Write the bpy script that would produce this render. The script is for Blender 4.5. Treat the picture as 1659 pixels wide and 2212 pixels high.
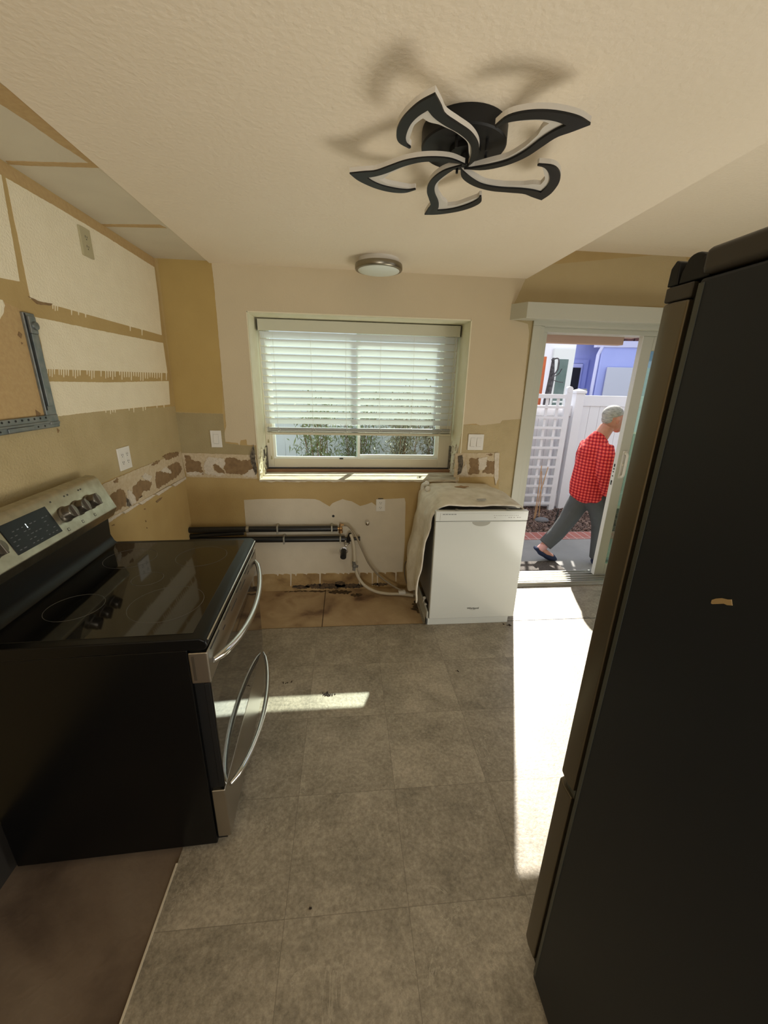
import bpy, bmesh, math, random
from mathutils import Vector, Matrix, noise, Euler
random.seed(7)
for o in list(bpy.data.objects): bpy.data.objects.remove(o)
SC = bpy.context.scene
COL = SC.collection
# ------------------------------------------------------------------ camera
CAM = Vector((1.191, -2.957, 1.654)); CROT = Euler((1.25331, -0.02229, -0.09047)); FPX = 850.5
cd = bpy.data.cameras.new('camera'); cam = bpy.data.objects.new('camera', cd); COL.objects.link(cam)
cam.location = CAM; cam.rotation_euler = CROT
cd.sensor_fit = 'VERTICAL'; cd.sensor_height = 24.0; cd.lens = FPX / 2212 * 24; cd.clip_start = 0.02
SC.camera = cam
# ------------------------------------------------------------------ light
SC.view_settings.view_transform = 'Standard'; SC.view_settings.look = 'None'
SC.view_settings.gamma = 1; SC.view_settings.use_curve_mapping = False
SC.view_settings.exposure = 0.0
w = bpy.data.worlds.new('sky'); SC.world = w; w.use_nodes = True
bg = w.node_tree.nodes['Background']; bg.inputs['Color'].default_value = (0.80, 0.88, 1.0, 1); bg.inputs['Strength'].default_value = 1.4
sd = bpy.data.lights.new('sun', 'SUN'); sun = bpy.data.objects.new('sun', sd); COL.objects.link(sun)
sd.energy = 12.0; sd.angle = math.radians(0.55); sd.color = (1.0, 0.95, 0.86)
sun.rotation_euler = Vector((-0.5, -1.23, -1.0)).to_track_quat('-Z', 'Y').to_euler()
def area(name, loc, target, sx, sy, e, c):
    d = bpy.data.lights.new(name, 'AREA'); o = bpy.data.objects.new(name, d); COL.objects.link(o)
    d.shape = 'RECTANGLE'; d.size = sx; d.size_y = sy; d.energy = e; d.color = c
    o.location = loc; o.rotation_euler = (Vector(target) - Vector(loc)).to_track_quat('-Z', 'Y').to_euler(); return o
area('fill_light', (3.15, -1.8, 0.2), (1.0, -1.9, 2.35), 1.3, 1.3, 34, (1.0, 0.95, 0.86))  # added fill, stands in for light from the rest of the house
area('fill_light', (1.5, -4.9, 0.95), (0.8, -2.7, 2.75), 1.4, 0.8, 44, (1.0, 0.96, 0.87))  # second added fill behind the camera, not a lamp of the room
# ------------------------------------------------------------------ pixel ray helper (plane points of the real walls)
CM = CROT.to_matrix()
def W(px, py, ax, v):
    d = CM @ Vector(((px - 829.5) / FPX, -(py - 1106) / FPX, -1.0)); i = 'xyz'.index(ax)
    return CAM + d * ((v - CAM[i]) / d[i])
# ------------------------------------------------------------------ materials
MATS = {}
def mat(name, col, rough=0.6, metal=0.0, var=None, scale=20, bump=0, bscale=150, spec=0.5, trans=0, coat=0, emit=None, estr=0, detail=4, stretch=None, alpha=None, rvar=0):
    if name in MATS: return MATS[name]
    m = bpy.data.materials.new(name); m.use_nodes = True; nt = m.node_tree; N = nt.nodes; L = nt.links
    b = N['Principled BSDF']; b.inputs['Roughness'].default_value = rough; b.inputs['Metallic'].default_value = metal
    b.inputs['Base Color'].default_value = (*col, 1); b.inputs['Specular IOR Level'].default_value = spec
    if trans: b.inputs['Transmission Weight'].default_value = trans
    if coat: b.inputs['Coat Weight'].default_value = coat; b.inputs['Coat Roughness'].default_value = 0.05
    if emit: b.inputs['Emission Color'].default_value = (*emit, 1); b.inputs['Emission Strength'].default_value = estr
    tc = N.new('ShaderNodeTexCoord'); src = tc.outputs['Object']
    if stretch:
        mp = N.new('ShaderNodeMapping'); mp.inputs['Scale'].default_value = stretch; L.new(src, mp.inputs['Vector']); src = mp.outputs['Vector']
    if var or rvar:
        n = N.new('ShaderNodeTexNoise'); n.inputs['Scale'].default_value = scale; n.inputs['Detail'].default_value = detail; L.new(src, n.inputs['Vector'])
        r = N.new('ShaderNodeMapRange'); r.inputs['From Min'].default_value = 0.32; r.inputs['From Max'].default_value = 0.68; L.new(n.outputs['Fac'], r.inputs['Value'])
        if var:
            mx = N.new('ShaderNodeMix'); mx.data_type = 'RGBA'; mx.inputs['A'].default_value = (*col, 1); mx.inputs['B'].default_value = (*var, 1)
            L.new(r.outputs['Result'], mx.inputs['Factor']); L.new(mx.outputs['Result'], b.inputs['Base Color'])
        if rvar:
            r2 = N.new('ShaderNodeMapRange'); r2.inputs['To Min'].default_value = rough - rvar; r2.inputs['To Max'].default_value = rough + rvar
            L.new(r.outputs['Result'], r2.inputs['Value']); L.new(r2.outputs['Result'], b.inputs['Roughness'])
    if bump:
        n2 = N.new('ShaderNodeTexNoise'); n2.inputs['Scale'].default_value = bscale; n2.inputs['Detail'].default_value = 3; L.new(src, n2.inputs['Vector'])
        bp = N.new('ShaderNodeBump'); bp.inputs['Strength'].default_value = bump; bp.inputs['Distance'].default_value = 0.004
        L.new(n2.outputs['Fac'], bp.inputs['Height']); L.new(bp.outputs['Normal'], b.inputs['Normal'])
    MATS[name] = m; return m
GOLD = mat('old_gold_paint', (0.50, 0.36, 0.15), 0.6, var=(0.45, 0.315, 0.125), scale=5, bump=0.25, bscale=90)
GOLDD = mat('dark_gold_paint', (0.46, 0.32, 0.105), 0.6, var=(0.43, 0.295, 0.095), scale=5, bump=0.15, bscale=90)
GOLDL = mat('light_gold_paint', (0.52, 0.41, 0.215), 0.6, var=(0.48, 0.375, 0.19), scale=4, bump=0.3, bscale=100)
KHAKI = mat('khaki_paint', (0.38, 0.31, 0.16), 0.6, var=(0.34, 0.27, 0.135), scale=6, bump=0.35, bscale=110)
KHAKIL = mat('light_khaki_paint', (0.50, 0.40, 0.215), 0.6, var=(0.44, 0.35, 0.18), scale=6, bump=0.8, bscale=110)
BEIGE = mat('beige_paint', (0.62, 0.52, 0.35), 0.65, var=(0.595, 0.50, 0.335), scale=4, bump=0.22, bscale=100)
CREAM = mat('cream_drywall', (0.88, 0.80, 0.60), 0.65, var=(0.84, 0.76, 0.56), scale=12, bump=0.8, bscale=120)
PLAST = mat('white_primer', (0.66, 0.59, 0.46), 0.6, var=(0.62, 0.555, 0.43), scale=9, bump=0.15, bscale=60)
TANRAW = mat('raw_tan_paint', (0.52, 0.36, 0.165), 0.6, var=(0.47, 0.315, 0.14), scale=60, bump=0.3, bscale=110)
BROWN = mat('brown_drywall_paper', (0.28, 0.18, 0.085), 0.8, var=(0.21, 0.13, 0.06), scale=30, bump=0.4, bscale=60)
MUD = mat('tile_mortar', (0.62, 0.52, 0.36), 0.8, var=(0.54, 0.43, 0.27), scale=50, bump=0.9, bscale=120)
MUDW = mat('white_plaster', (0.70, 0.63, 0.52), 0.8, var=(0.60, 0.53, 0.42), scale=60, bump=0.9, bscale=120)
DARKG = mat('dark_gap', (0.045, 0.036, 0.025), 0.9, var=(0.20, 0.17, 0.13), scale=60)
CEIL = mat('ceiling_paint', (0.85, 0.745, 0.585), 0.7, var=(0.83, 0.725, 0.56), scale=2.5, bump=0.6, bscale=60)
CEILO = mat('old_ceiling_paint', (0.66, 0.60, 0.46), 0.7, var=(0.62, 0.56, 0.43), scale=5, bump=0.25, bscale=90)
WHITE = mat('white_vinyl', (0.80, 0.80, 0.76), 0.35)
TRIM = mat('painted_trim', (0.55, 0.55, 0.46), 0.4)
REVEAL = mat('window_reveal_paint', (0.80, 0.75, 0.57), 0.5, var=(0.74, 0.69, 0.48), scale=10, bump=0.2, bscale=60)
BLACK = mat('black_enamel', (0.003, 0.003, 0.003), 0.28, spec=0.25)
BLACKM = mat('matte_black', (0.006, 0.006, 0.006), 0.5, spec=0.3)
GLASSB = mat('black_ceramic_glass', (0.006, 0.006, 0.006), 0.05, spec=0.55)
DGLASS = mat('oven_door_glass', (0.012, 0.011, 0.010), 0.04, spec=0.9, coat=0.6); DISP = mat('display_glass', (0.006, 0.007, 0.008), 0.22, spec=0.25)
STEEL = mat('stainless_steel', (0.42, 0.39, 0.34), 0.30, 1.0)
STEELP = mat('brushed_panel', (0.50, 0.47, 0.38), 0.34, 1.0, var=(0.42, 0.39, 0.31), scale=30, rvar=0.06)
CHROME = mat('chrome', (0.75, 0.75, 0.76), 0.14, 1.0)
GALV = mat('galvanised_bracket', (0.28, 0.285, 0.27), 0.45, 0.75, var=(0.18, 0.21, 0.215), scale=25)
NICKEL = mat('brushed_nickel', (0.27, 0.24, 0.18), 0.33, 1.0)
DWHITE = mat('appliance_white', (0.66, 0.69, 0.66), 0.16, spec=0.5)
DGREY = mat('appliance_grey', (0.30, 0.30, 0.29), 0.4)
BLANK = mat('insulation_felt', (0.80, 0.76, 0.66), 0.95, var=(0.66, 0.61, 0.50), scale=14, bump=1.0, bscale=45)
FRIDGE = mat('black_stainless', (0.0150, 0.0185, 0.0245), 0.45, 0.0, spec=0.3)
FRIDGED = mat('fridge_door_steel', (0.16, 0.14, 0.105), 0.36, 0.75)
FRCAP = mat('fridge_cap', (0.042, 0.037, 0.030), 0.4, spec=0.4)
PIPE = mat('black_pipe', (0.012, 0.013, 0.014), 0.35)
BRAID = mat('braided_hose', (0.42, 0.36, 0.27), 0.45, 0.6, bump=0.8, bscale=500)
HOSE = mat('cream_hose', (0.56, 0.50, 0.38), 0.5)
BRASS = mat('brass', (0.45, 0.27, 0.12), 0.35, 0.9)
PLATE = mat('white_plate', (0.78, 0.76, 0.70), 0.35)
PLATEB = mat('beige_plate', (0.47, 0.42, 0.26), 0.4)
SLOT = mat('slot_black', (0.01, 0.01, 0.01), 0.6)
FANB = mat('satin_black', (0.009, 0.009, 0.009), 0.5, spec=0.3)
ACRY = mat('frosted_acrylic', (0.66, 0.62, 0.55), 0.5)
OPAL = mat('opal_diffuser', (0.74, 0.78, 0.70), 0.4)
WOOD = mat('raw_wood', (0.30, 0.16, 0.075), 0.7, var=(0.18, 0.09, 0.045), scale=8, stretch=(1, 12, 12))
WOODL = mat('weathered_sill_wood', (0.80, 0.74, 0.58), 0.8, var=(0.36, 0.27, 0.17), scale=7, stretch=(1.5, 14, 14), bump=0.7, bscale=60)
RUBBER = mat('rubber', (0.02, 0.02, 0.02), 0.6)
CONC = mat('patio_concrete', (0.30, 0.29, 0.28), 0.85, var=(0.24, 0.235, 0.225), scale=3, bump=0.2, bscale=90)
PVC = mat('white_pvc_fence', (0.74, 0.74, 0.77), 0.45, var=(0.71, 0.71, 0.74), scale=2); STUC = mat('outer_stucco', (0.30, 0.28, 0.27), 0.9)
SKIN = mat('skin', (0.56, 0.27, 0.18), 0.55, var=(0.48, 0.20, 0.13), scale=14)
SKINP = mat('ankle_skin', (0.70, 0.36, 0.33), 0.55)
HAIR = mat('grey_hair', (0.52, 0.50, 0.46), 0.7, var=(0.26, 0.25, 0.23), scale=30, stretch=(1, 1, 4), bump=0.8, bscale=90)
TROUS = mat('charcoal_trousers', (0.085, 0.088, 0.088), 0.85, var=(0.07, 0.072, 0.072), scale=9)
NAVY = mat('navy_slipper', (0.012, 0.022, 0.065), 0.8)
BAMBOO = mat('bamboo_stake', (0.50, 0.30, 0.15), 0.6)
BLANKB = mat('torn_brown_paper', (0.36, 0.22, 0.11), 0.9)
def mat_glass(name, tint, refl=0.08):
    m = bpy.data.materials.new(name); m.use_nodes = True; N = m.node_tree.nodes; L = m.node_tree.links
    N.remove(N['Principled BSDF']); out = N['Material Output']
    t = N.new('ShaderNodeBsdfTransparent'); t.inputs['Color'].default_value = (*tint, 1)
    g = N.new('ShaderNodeBsdfGlossy'); g.inputs['Roughness'].default_value = 0.01
    x = N.new('ShaderNodeMixShader'); x.inputs['Fac'].default_value = refl
    L.new(t.outputs[0], x.inputs[1]); L.new(g.outputs[0], x.inputs[2]); L.new(x.outputs[0], out.inputs['Surface']); return m
PANE = mat_glass('window_glass', (0.90, 0.97, 0.93), 0.02); PANEG = mat_glass('tinted_glass', (0.55, 0.68, 0.55), 0.1)
def mat_slat():
    m = bpy.data.materials.new('blind_slat_vinyl'); m.use_nodes = True; N = m.node_tree.nodes; L = m.node_tree.links
    b = N['Principled BSDF']; b.inputs['Base Color'].default_value = (0.84, 0.85, 0.83, 1); b.inputs['Roughness'].default_value = 0.45
    t = N.new('ShaderNodeBsdfTranslucent'); t.inputs['Color'].default_value = (0.80, 0.86, 0.84, 1)
    x = N.new('ShaderNodeMixShader'); x.inputs['Fac'].default_value = 0.26
    L.new(b.outputs[0], x.inputs[1]); L.new(t.outputs[0], x.inputs[2]); L.new(x.outputs[0], N['Material Output'].inputs['Surface']); return m
SLATM = mat_slat()
def mat_vinyl():
    m = bpy.data.materials.new('stone_look_vinyl'); m.use_nodes = True; nt = m.node_tree; N = nt.nodes; L = nt.links
    b = N['Principled BSDF']; b.inputs['Roughness'].default_value = 0.42; b.inputs['Specular IOR Level'].default_value = 0.35
    tc = N.new('ShaderNodeTexCoord'); P = tc.outputs['Object']
    def mth(op, a, bb=None, c=None):
        n = N.new('ShaderNodeMath'); n.operation = op
        for i, v in enumerate((a, bb, c)):
            if v is None: continue
            if isinstance(v, (int, float)): n.inputs[i].default_value = v
            else: L.new(v, n.inputs[i])
        return n.outputs[0]
    s = N.new('ShaderNodeSeparateXYZ'); L.new(P, s.inputs[0])
    ux = mth('DIVIDE', mth('SUBTRACT', s.outputs['X'], 0.575), 0.405); uy = mth('DIVIDE', mth('ADD', s.outputs['Y'], 0.535), 0.4006)
    fx = mth('ABSOLUTE', mth('SUBTRACT', mth('FRACT', ux), 0.5)); fy = mth('ABSOLUTE', mth('SUBTRACT', mth('FRACT', uy), 0.5))
    seam = mth('GREATER_THAN', mth('MAXIMUM', fx, fy), 0.4968)
    cell = N.new('ShaderNodeCombineXYZ'); L.new(mth('FLOOR', ux), cell.inputs[0]); L.new(mth('FLOOR', uy), cell.inputs[1])
    wn = N.new('ShaderNodeTexWhiteNoise'); L.new(cell.outputs[0], wn.inputs['Vector'])
    off = N.new('ShaderNodeVectorMath'); off.operation = 'SCALE'; L.new(wn.outputs['Color'], off.inputs[0]); off.inputs['Scale'].default_value = 7.0
    ad = N.new('ShaderNodeVectorMath'); L.new(P, ad.inputs[0]); L.new(off.outputs[0], ad.inputs[1]); Q = ad.outputs[0]
    def nz(sc, det, rough=0.6, dist=0):
        n = N.new('ShaderNodeTexNoise'); n.inputs['Scale'].default_value = sc; n.inputs['Detail'].default_value = det; n.inputs['Roughness'].default_value = rough; n.inputs['Distortion'].default_value = dist
        L.new(Q, n.inputs['Vector']); return n.outputs['Fac']
    cr = N.new('ShaderNodeValToRGB'); e = cr.color_ramp.elements
    e[0].position = 0.375; e[0].color = (0.19, 0.168, 0.13, 1); e[1].position = 0.63; e[1].color = (0.50, 0.44, 0.35, 1)
    el = cr.color_ramp.elements.new(0.5); el.color = (0.33, 0.29, 0.225, 1)
    L.new(mth('ADD', mth('MULTIPLY', nz(4.5, 9, 0.75, 0.3), 0.5), mth('MULTIPLY', nz(70, 7, 0.75), 0.5)), cr.inputs[0])
    # pale veins
    v = mth('ABSOLUTE', mth('SUBTRACT', nz(3.2, 7, 0.62, 0.7), 0.5)); vein = mth('MULTIPLY', mth('LESS_THAN', v, 0.0035), mth('GREATER_THAN', nz(6, 2), 0.52))
    m1 = N.new('ShaderNodeMix'); m1.data_type = 'RGBA'; L.new(mth('MULTIPLY', vein, 0.38), m1.inputs['Factor']); L.new(cr.outputs[0], m1.inputs['A']); m1.inputs['B'].default_value = (0.56, 0.50, 0.40, 1)
    m2 = N.new('ShaderNodeMix'); m2.data_type = 'RGBA'; L.new(mth('MULTIPLY', seam, 0.42), m2.inputs['Factor']); L.new(m1.outputs['Result'], m2.inputs['A']); m2.inputs['B'].default_value = (0.10, 0.085, 0.065, 1)
    hs = N.new('ShaderNodeHueSaturation'); L.new(mth('ADD', mth('MULTIPLY', wn.outputs['Value'], 0.12), 0.94), hs.inputs['Value']); L.new(m2.outputs['Result'], hs.inputs['Color'])
    L.new(hs.outputs[0], b.inputs['Base Color'])
    bp = N.new('ShaderNodeBump'); bp.inputs['Strength'].default_value = 0.35; bp.inputs['Distance'].default_value = 0.003
    L.new(mth('SUBTRACT', nz(70, 5, 0.6), mth('MULTIPLY', seam, 0.8)), bp.inputs['Height']); L.new(bp.outputs[0], b.inputs['Normal']); return m
def ramp_mat(name, stops, sc, detail=8, rough=0.8, dist=0.5, bump=0.3, bs=60, mix=None):
    m = bpy.data.materials.new(name); m.use_nodes = True; nt = m.node_tree; N = nt.nodes; L = nt.links
    b = N['Principled BSDF']; b.inputs['Roughness'].default_value = rough
    tc = N.new('ShaderNodeTexCoord'); n = N.new('ShaderNodeTexNoise'); n.inputs['Scale'].default_value = sc; n.inputs['Detail'].default_value = detail; n.inputs['Distortion'].default_value = dist
    L.new(tc.outputs['Object'], n.inputs['Vector']); cr = N.new('ShaderNodeValToRGB'); L.new(n.outputs['Fac'], cr.inputs[0])
    e = cr.color_ramp.elements; e[0].position, e[0].color = stops[0][0], (*stops[0][1], 1); e[1].position, e[1].color = stops[-1][0], (*stops[-1][1], 1)
    for p, c in stops[1:-1]: q = e.new(p); q.color = (*c, 1)
    L.new(cr.outputs[0], b.inputs['Base Color'])
    bp = N.new('ShaderNodeBump'); bp.inputs['Strength'].default_value = bump; bp.inputs['Distance'].default_value = 0.004
    n2 = N.new('ShaderNodeTexNoise'); n2.inputs['Scale'].default_value = bs; L.new(tc.outputs['Object'], n2.inputs['Vector']); L.new(n2.outputs['Fac'], bp.inputs['Height']); L.new(bp.outputs[0], b.inputs['Normal']); return m
SUBF = ramp_mat('stained_old_floor', [(0.24, (0.06, 0.035, 0.02)), (0.34, (0.17, 0.10, 0.055)), (0.46, (0.36, 0.25, 0.14)), (0.62, (0.46, 0.34, 0.20)), (0.74, (0.30, 0.19, 0.10))], 3.6, dist=0.35)
SUBD = ramp_mat('bare_brown_floor', [(0.30, (0.07, 0.045, 0.03)), (0.5, (0.16, 0.115, 0.08)), (0.7, (0.21, 0.16, 0.115))], 2.6)
STAIN = ramp_mat('stained_wall_base', [(0.3, (0.16, 0.09, 0.035)), (0.5, (0.36, 0.24, 0.10)), (0.7, (0.46, 0.33, 0.16))], 6)
MOLD = ramp_mat('dark_mould', [(0.35, (0.02, 0.015, 0.01)), (0.6, (0.12, 0.075, 0.035))], 40)
MATM = ramp_mat('brown_coir', [(0.35, (0.03, 0.022, 0.016)), (0.65, (0.12, 0.095, 0.075))], 120, bump=1, bs=220)
SHIRTM = None
def mat_plaid():
    m = bpy.data.materials.new('red_check_flannel'); m.use_nodes = True; nt = m.node_tree; N = nt.nodes; L = nt.links
    b = N['Principled BSDF']; b.inputs['Roughness'].default_value = 0.9
    tc = N.new('ShaderNodeTexCoord'); s = N.new('ShaderNodeSeparateXYZ'); L.new(tc.outputs['Object'], s.inputs[0])
    def mth(op, a, bb=None):
        n = N.new('ShaderNodeMath'); n.operation = op
        for i, v in enumerate((a, bb)):
            if v is None: continue
            if isinstance(v, (int, float)): n.inputs[i].default_value = v
            else: L.new(v, n.inputs[i])
        return n.outputs[0]
    hor = mth('ADD', mth('MULTIPLY', s.outputs['X'], 0.86), mth('MULTIPLY', s.outputs['Y'], -0.52))
    a = mth('SINE', mth('MULTIPLY', hor, 2 * math.pi / 0.029)); c = mth('SINE', mth('MULTIPLY', s.outputs['Z'], 2 * math.pi / 0.029))
    fa = mth('GREATER_THAN', a, 0.1); fc = mth('GREATER_THAN', c, 0.1); f = mth('MULTIPLY', mth('ADD', fa, fc), 0.5)
    cr = N.new('ShaderNodeValToRGB'); cr.color_ramp.interpolation = 'CONSTANT'; e = cr.color_ramp.elements
    e[0].position = 0; e[0].color = (0.80, 0.13, 0.09, 1); e[1].position = 0.75; e[1].color = (0.24, 0.003, 0.010, 1); q = e.new(0.3); q.color = (0.58, 0.014, 0.022, 1)
    L.new(f, cr.inputs[0]); L.new(cr.outputs[0], b.inputs['Base Color']); return m
SHIRTM = mat_plaid()
def mat_brick():
    m = bpy.data.materials.new('brick_pavers'); m.use_nodes = True; N = m.node_tree.nodes; L = m.node_tree.links
    b = N['Principled BSDF']; b.inputs['Roughness'].default_value = 0.85; tc = N.new('ShaderNodeTexCoord'); bt = N.new('ShaderNodeTexBrick')
    bt.offset = 0; bt.inputs['Color1'].default_value = (0.40, 0.15, 0.12, 1); bt.inputs['Color2'].default_value = (0.33, 0.11, 0.09, 1); bt.inputs['Mortar'].default_value = (0.50, 0.40, 0.37, 1)
    bt.inputs['Scale'].default_value = 1; bt.inputs['Brick Width'].default_value = 0.1; bt.inputs['Row Height'].default_value = 0.22; bt.inputs['Mortar Size'].default_value = 0.005
    L.new(tc.outputs['Object'], bt.inputs['Vector']); L.new(bt.outputs[0], b.inputs['Base Color']); return m
# ------------------------------------------------------------------ mesh building
class MB:
    def __init__(s): s.v = []; s.f = []
    def quadbox(s, c):
        i = len(s.v); s.v += [tuple(p) for p in c]
        s.f += [(i, i+3, i+2, i+1), (i+4, i+5, i+6, i+7), (i, i+1, i+5, i+4), (i+1, i+2, i+6, i+5), (i+2, i+3, i+7, i+6), (i+3, i, i+4, i+7)]; return s
    def box(s, x0, x1, y0, y1, z0, z1):
        return s.quadbox([(x0, y0, z0), (x1, y0, z0), (x1, y1, z0), (x0, y1, z0), (x0, y0, z1), (x1, y0, z1), (x1, y1, z1), (x0, y1, z1)])
    def obox(s, c, half, M):
        c = Vector(c); P = []
        for z in (-1, 1):
            for x, y in ((-1, -1), (1, -1), (1, 1), (-1, 1)): P.append(c + M @ Vector((x*half[0], y*half[1], z*half[2])))
        return s.quadbox(P)
    def prism(s, pts, ax, a0, a1):
        # pts 2D in the other two axes order (x,y,z minus ax)
        def mk(p, a):
            return (a, p[0], p[1]) if ax == 'x' else (p[0], a, p[1]) if ax == 'y' else (p[0], p[1], a)
        i = len(s.v); n = len(pts); s.v += [mk(p, a0) for p in pts] + [mk(p, a1) for p in pts]
        s.f.append(tuple(range(i, i+n))); s.f.append(tuple(range(i+2*n-1, i+n-1, -1)))
        for k in range(n): s.f.append((i+k, i+n+k, i+n+(k+1) % n, i+(k+1) % n))
        return s
    def tube(s, pts, r, n=12, caps=True, ref=None, el=1.0, cyc=False):
        pts = [Vector(p) for p in pts]; m = len(pts); rr = r if isinstance(r, (list, tuple)) else [r]*m; i0 = len(s.v); u = None
        for k, p in enumerate(pts):
            if cyc: t = (pts[(k+1) % m] - pts[k-1]).normalized()
            else: t = (pts[min(k+1, m-1)] - pts[max(k-1, 0)]).normalized()
            if ref is not None: u = Vector(ref) - t * Vector(ref).dot(t)
            elif u is None: a = Vector((0, 0, 1)) if abs(t.z) < 0.9 else Vector((1, 0, 0)); u = a - t * a.dot(t)
            else: u = u - t * u.dot(t)
            u.normalize(); vv = t.cross(u)
            ra, rb = rr[k] if isinstance(rr[k], (list, tuple)) else (rr[k], rr[k]*el)
            for j in range(n):
                th = 2*math.pi*j/n; s.v.append(tuple(p + u*(math.cos(th)*ra) + vv*(math.sin(th)*rb)))
        for k in range(m if cyc else m-1):
            for j in range(n):
                a = i0 + k*n; b = i0 + ((k+1) % m)*n; s.f.append((a+j, a+(j+1) % n, b+(j+1) % n, b+j))
        if caps and not cyc: s.f.append(tuple(range(i0+n-1, i0-1, -1))); s.f.append(tuple(range(i0+(m-1)*n, i0+m*n)))
        return s
    def ball(s, c, r, n=12, m=8):
        rx, ry, rz = r if isinstance(r, (tuple, list)) else (r, r, r); pts = []
        i0 = len(s.v)
        for a in range(1, m):
            ph = math.pi*a/m
            for j in range(n): th = 2*math.pi*j/n; s.v.append((c[0]+rx*math.sin(ph)*math.cos(th), c[1]+ry*math.sin(ph)*math.sin(th), c[2]+rz*math.cos(ph)))
        t = len(s.v); s.v += [(c[0], c[1], c[2]+rz), (c[0], c[1], c[2]-rz)]
        for a in range(m-2):
            for j in range(n): s.f.append((i0+a*n+j, i0+(a+1)*n+j, i0+(a+1)*n+(j+1) % n, i0+a*n+(j+1) % n))
        for j in range(n): s.f.append((t, i0+j, i0+(j+1) % n)); s.f.append((t+1, i0+(m-2)*n+(j+1) % n, i0+(m-2)*n+j))
        return s
    def lathe(s, prof, c=(0, 0, 0), ax='z', n=32):
        # prof: (r, h) pairs
        i0 = len(s.v); m = len(prof)
        for r, h in prof:
            for j in range(n):
                th = 2*math.pi*j/n; a, b = r*math.cos(th), r*math.sin(th)
                p = (a, b, h) if ax == 'z' else (h, a, b) if ax == 'x' else (b, h, a)
                s.v.append((c[0]+p[0], c[1]+p[1], c[2]+p[2]))
        for k in range(m-1):
            for j in range(n): a = i0+k*n; s.f.append((a+j, a+(j+1) % n, a+n+(j+1) % n, a+n+j))
        s.f.append(tuple(range(i0+n-1, i0-1, -1))); s.f.append(tuple(range(i0+(m-1)*n, i0+m*n))); return s
    def build(s, name, m, parent=None, smooth=False, bevel=0, off=None, seg=2, autos=40):
        me = bpy.data.meshes.new(name); me.from_pydata(s.v, [], s.f); me.validate(); 
        bm = bmesh.new(); bm.from_mesh(me); bmesh.ops.recalc_face_normals(bm, faces=bm.faces)
        if smooth:
            for f in bm.faces: f.smooth = True
            for e in bm.edges:
                if len(e.link_faces) == 2 and e.calc_face_angle(0) > math.radians(autos): e.smooth = False
        bm.to_mesh(me); bm.free(); me.materials.append(m)
        o = bpy.data.objects.new(name, me); COL.objects.link(o)
        if parent is not None: o.parent = parent
        if off is not None: o.location = off
        if bevel:
            b = o.modifiers.new('bevel', 'BEVEL'); b.width = bevel; b.segments = seg; b.limit_method = 'ANGLE'; b.angle_limit = math.radians(35)
            for p in me.polygons: p.use_smooth = True
            b.harden_normals = True
        return o
def empty(name, loc, rz=0):
    o = bpy.data.objects.new(name, None); COL.objects.link(o); o.location = loc; o.rotation_euler = (0, 0, rz); o.empty_display_size = 0.05; return o
def tag(o, label=None, cat=None, group=None, kind=None):
    if label: o['label'] = label
    if cat: o['category'] = cat
    if group: o['group'] = group
    if kind: o['kind'] = kind
    return o
def struct(o): o['kind'] = 'structure'; return o
def dup(root, loc, rz=None):
    r = root.copy(); COL.objects.link(r); r.location = loc
    if rz is not None: r.rotation_euler = (0, 0, rz)
    def rec(a, b):
        for ch in list(a.children):
            c = ch.copy(); COL.objects.link(c); c.parent = b; rec(ch, c)
    rec(root, r); return r
def arc(pts, n=8):
    # catmull-rom
    P = [Vector(p) for p in pts]; P = [2*P[0]-P[1]] + P + [2*P[-1]-P[-2]]; out = []
    for i in range(1, len(P)-2):
        for k in range(n):
            t = k/n; a, b, c, d = P[i-1:i+3]
            out.append(0.5*((2*b)+(c-a)*t+(2*a-5*b+4*c-d)*t*t+(3*b-a-3*c+d)*t**3))
    out.append(P[-2]); return out
def text(name, s, size, m, parent, M, ext=0.0004):
    c = bpy.data.curves.new(name, 'FONT'); c.body = s; c.size = size; c.extrude = ext; c.align_x = 'CENTER'; c.align_y = 'CENTER'; c.materials.append(m)
    tmp = bpy.data.objects.new(name, c); COL.objects.link(tmp); bpy.context.view_layer.update(); me = bpy.data.meshes.new_from_object(tmp.evaluated_get(bpy.context.evaluated_depsgraph_get()))
    bpy.data.objects.remove(tmp); o = bpy.data.objects.new(name, me); COL.objects.link(o); o.parent = parent; o.matrix_local = M; return o
# ------------------------------------------------------------------ SHELL
HC, HS, HU = 2.35, 2.362, 2.532
fl = struct(MB().box(0.575, 6.2, -7.2, -0.535, -0.1, 0.0).box(1.733, 6.2, -0.54, 0.04, -0.1, 0.0).build('floor', mat_vinyl()))
struct(MB().box(0.0, 1.733, -0.535, 0.0, -0.12, -0.004).build('floor_cabinet_bay', SUBF))
JN = mat('dark_joint', (.07, .042, .022), .9)
MB().box(1.003, 1.009, -.534, -.002, -.0045, -.0032).build('tile_joint', JN, bpy.data.objects['floor_cabinet_bay'])
MB().box(.0, 1.733, -.5348, -.529, -.0045, -.002).build('tile_joint', JN, bpy.data.objects['floor_cabinet_bay'])
struct(MB().box(0.0, 0.575, -7.2, -0.5355, -0.12, -0.005).build('floor_bare_strip', SUBD))
struct(MB().box(0.571, 0.577, -3.6, -1.95, -0.01, 0.003).build('trim_1', PLAST))
struct(MB().box(0.33, 2.423, -7.2, 0.0, HC, 2.75).build('ceiling', CEIL))
cs = struct(MB().box(-0.2, 0.33, -7.2, 0.0, HS, 2.75).build('ceiling_old_strip', CEILO))
cu = struct(MB().box(2.423, 6.2, -7.2, 0.0, HU, 2.75).build('ceiling_raised', CEIL))
wl = struct(MB().box(-0.2, 0.0, -7.2, 0.38, -0.12, 2.75).build('wall_left', GOLD))
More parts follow.
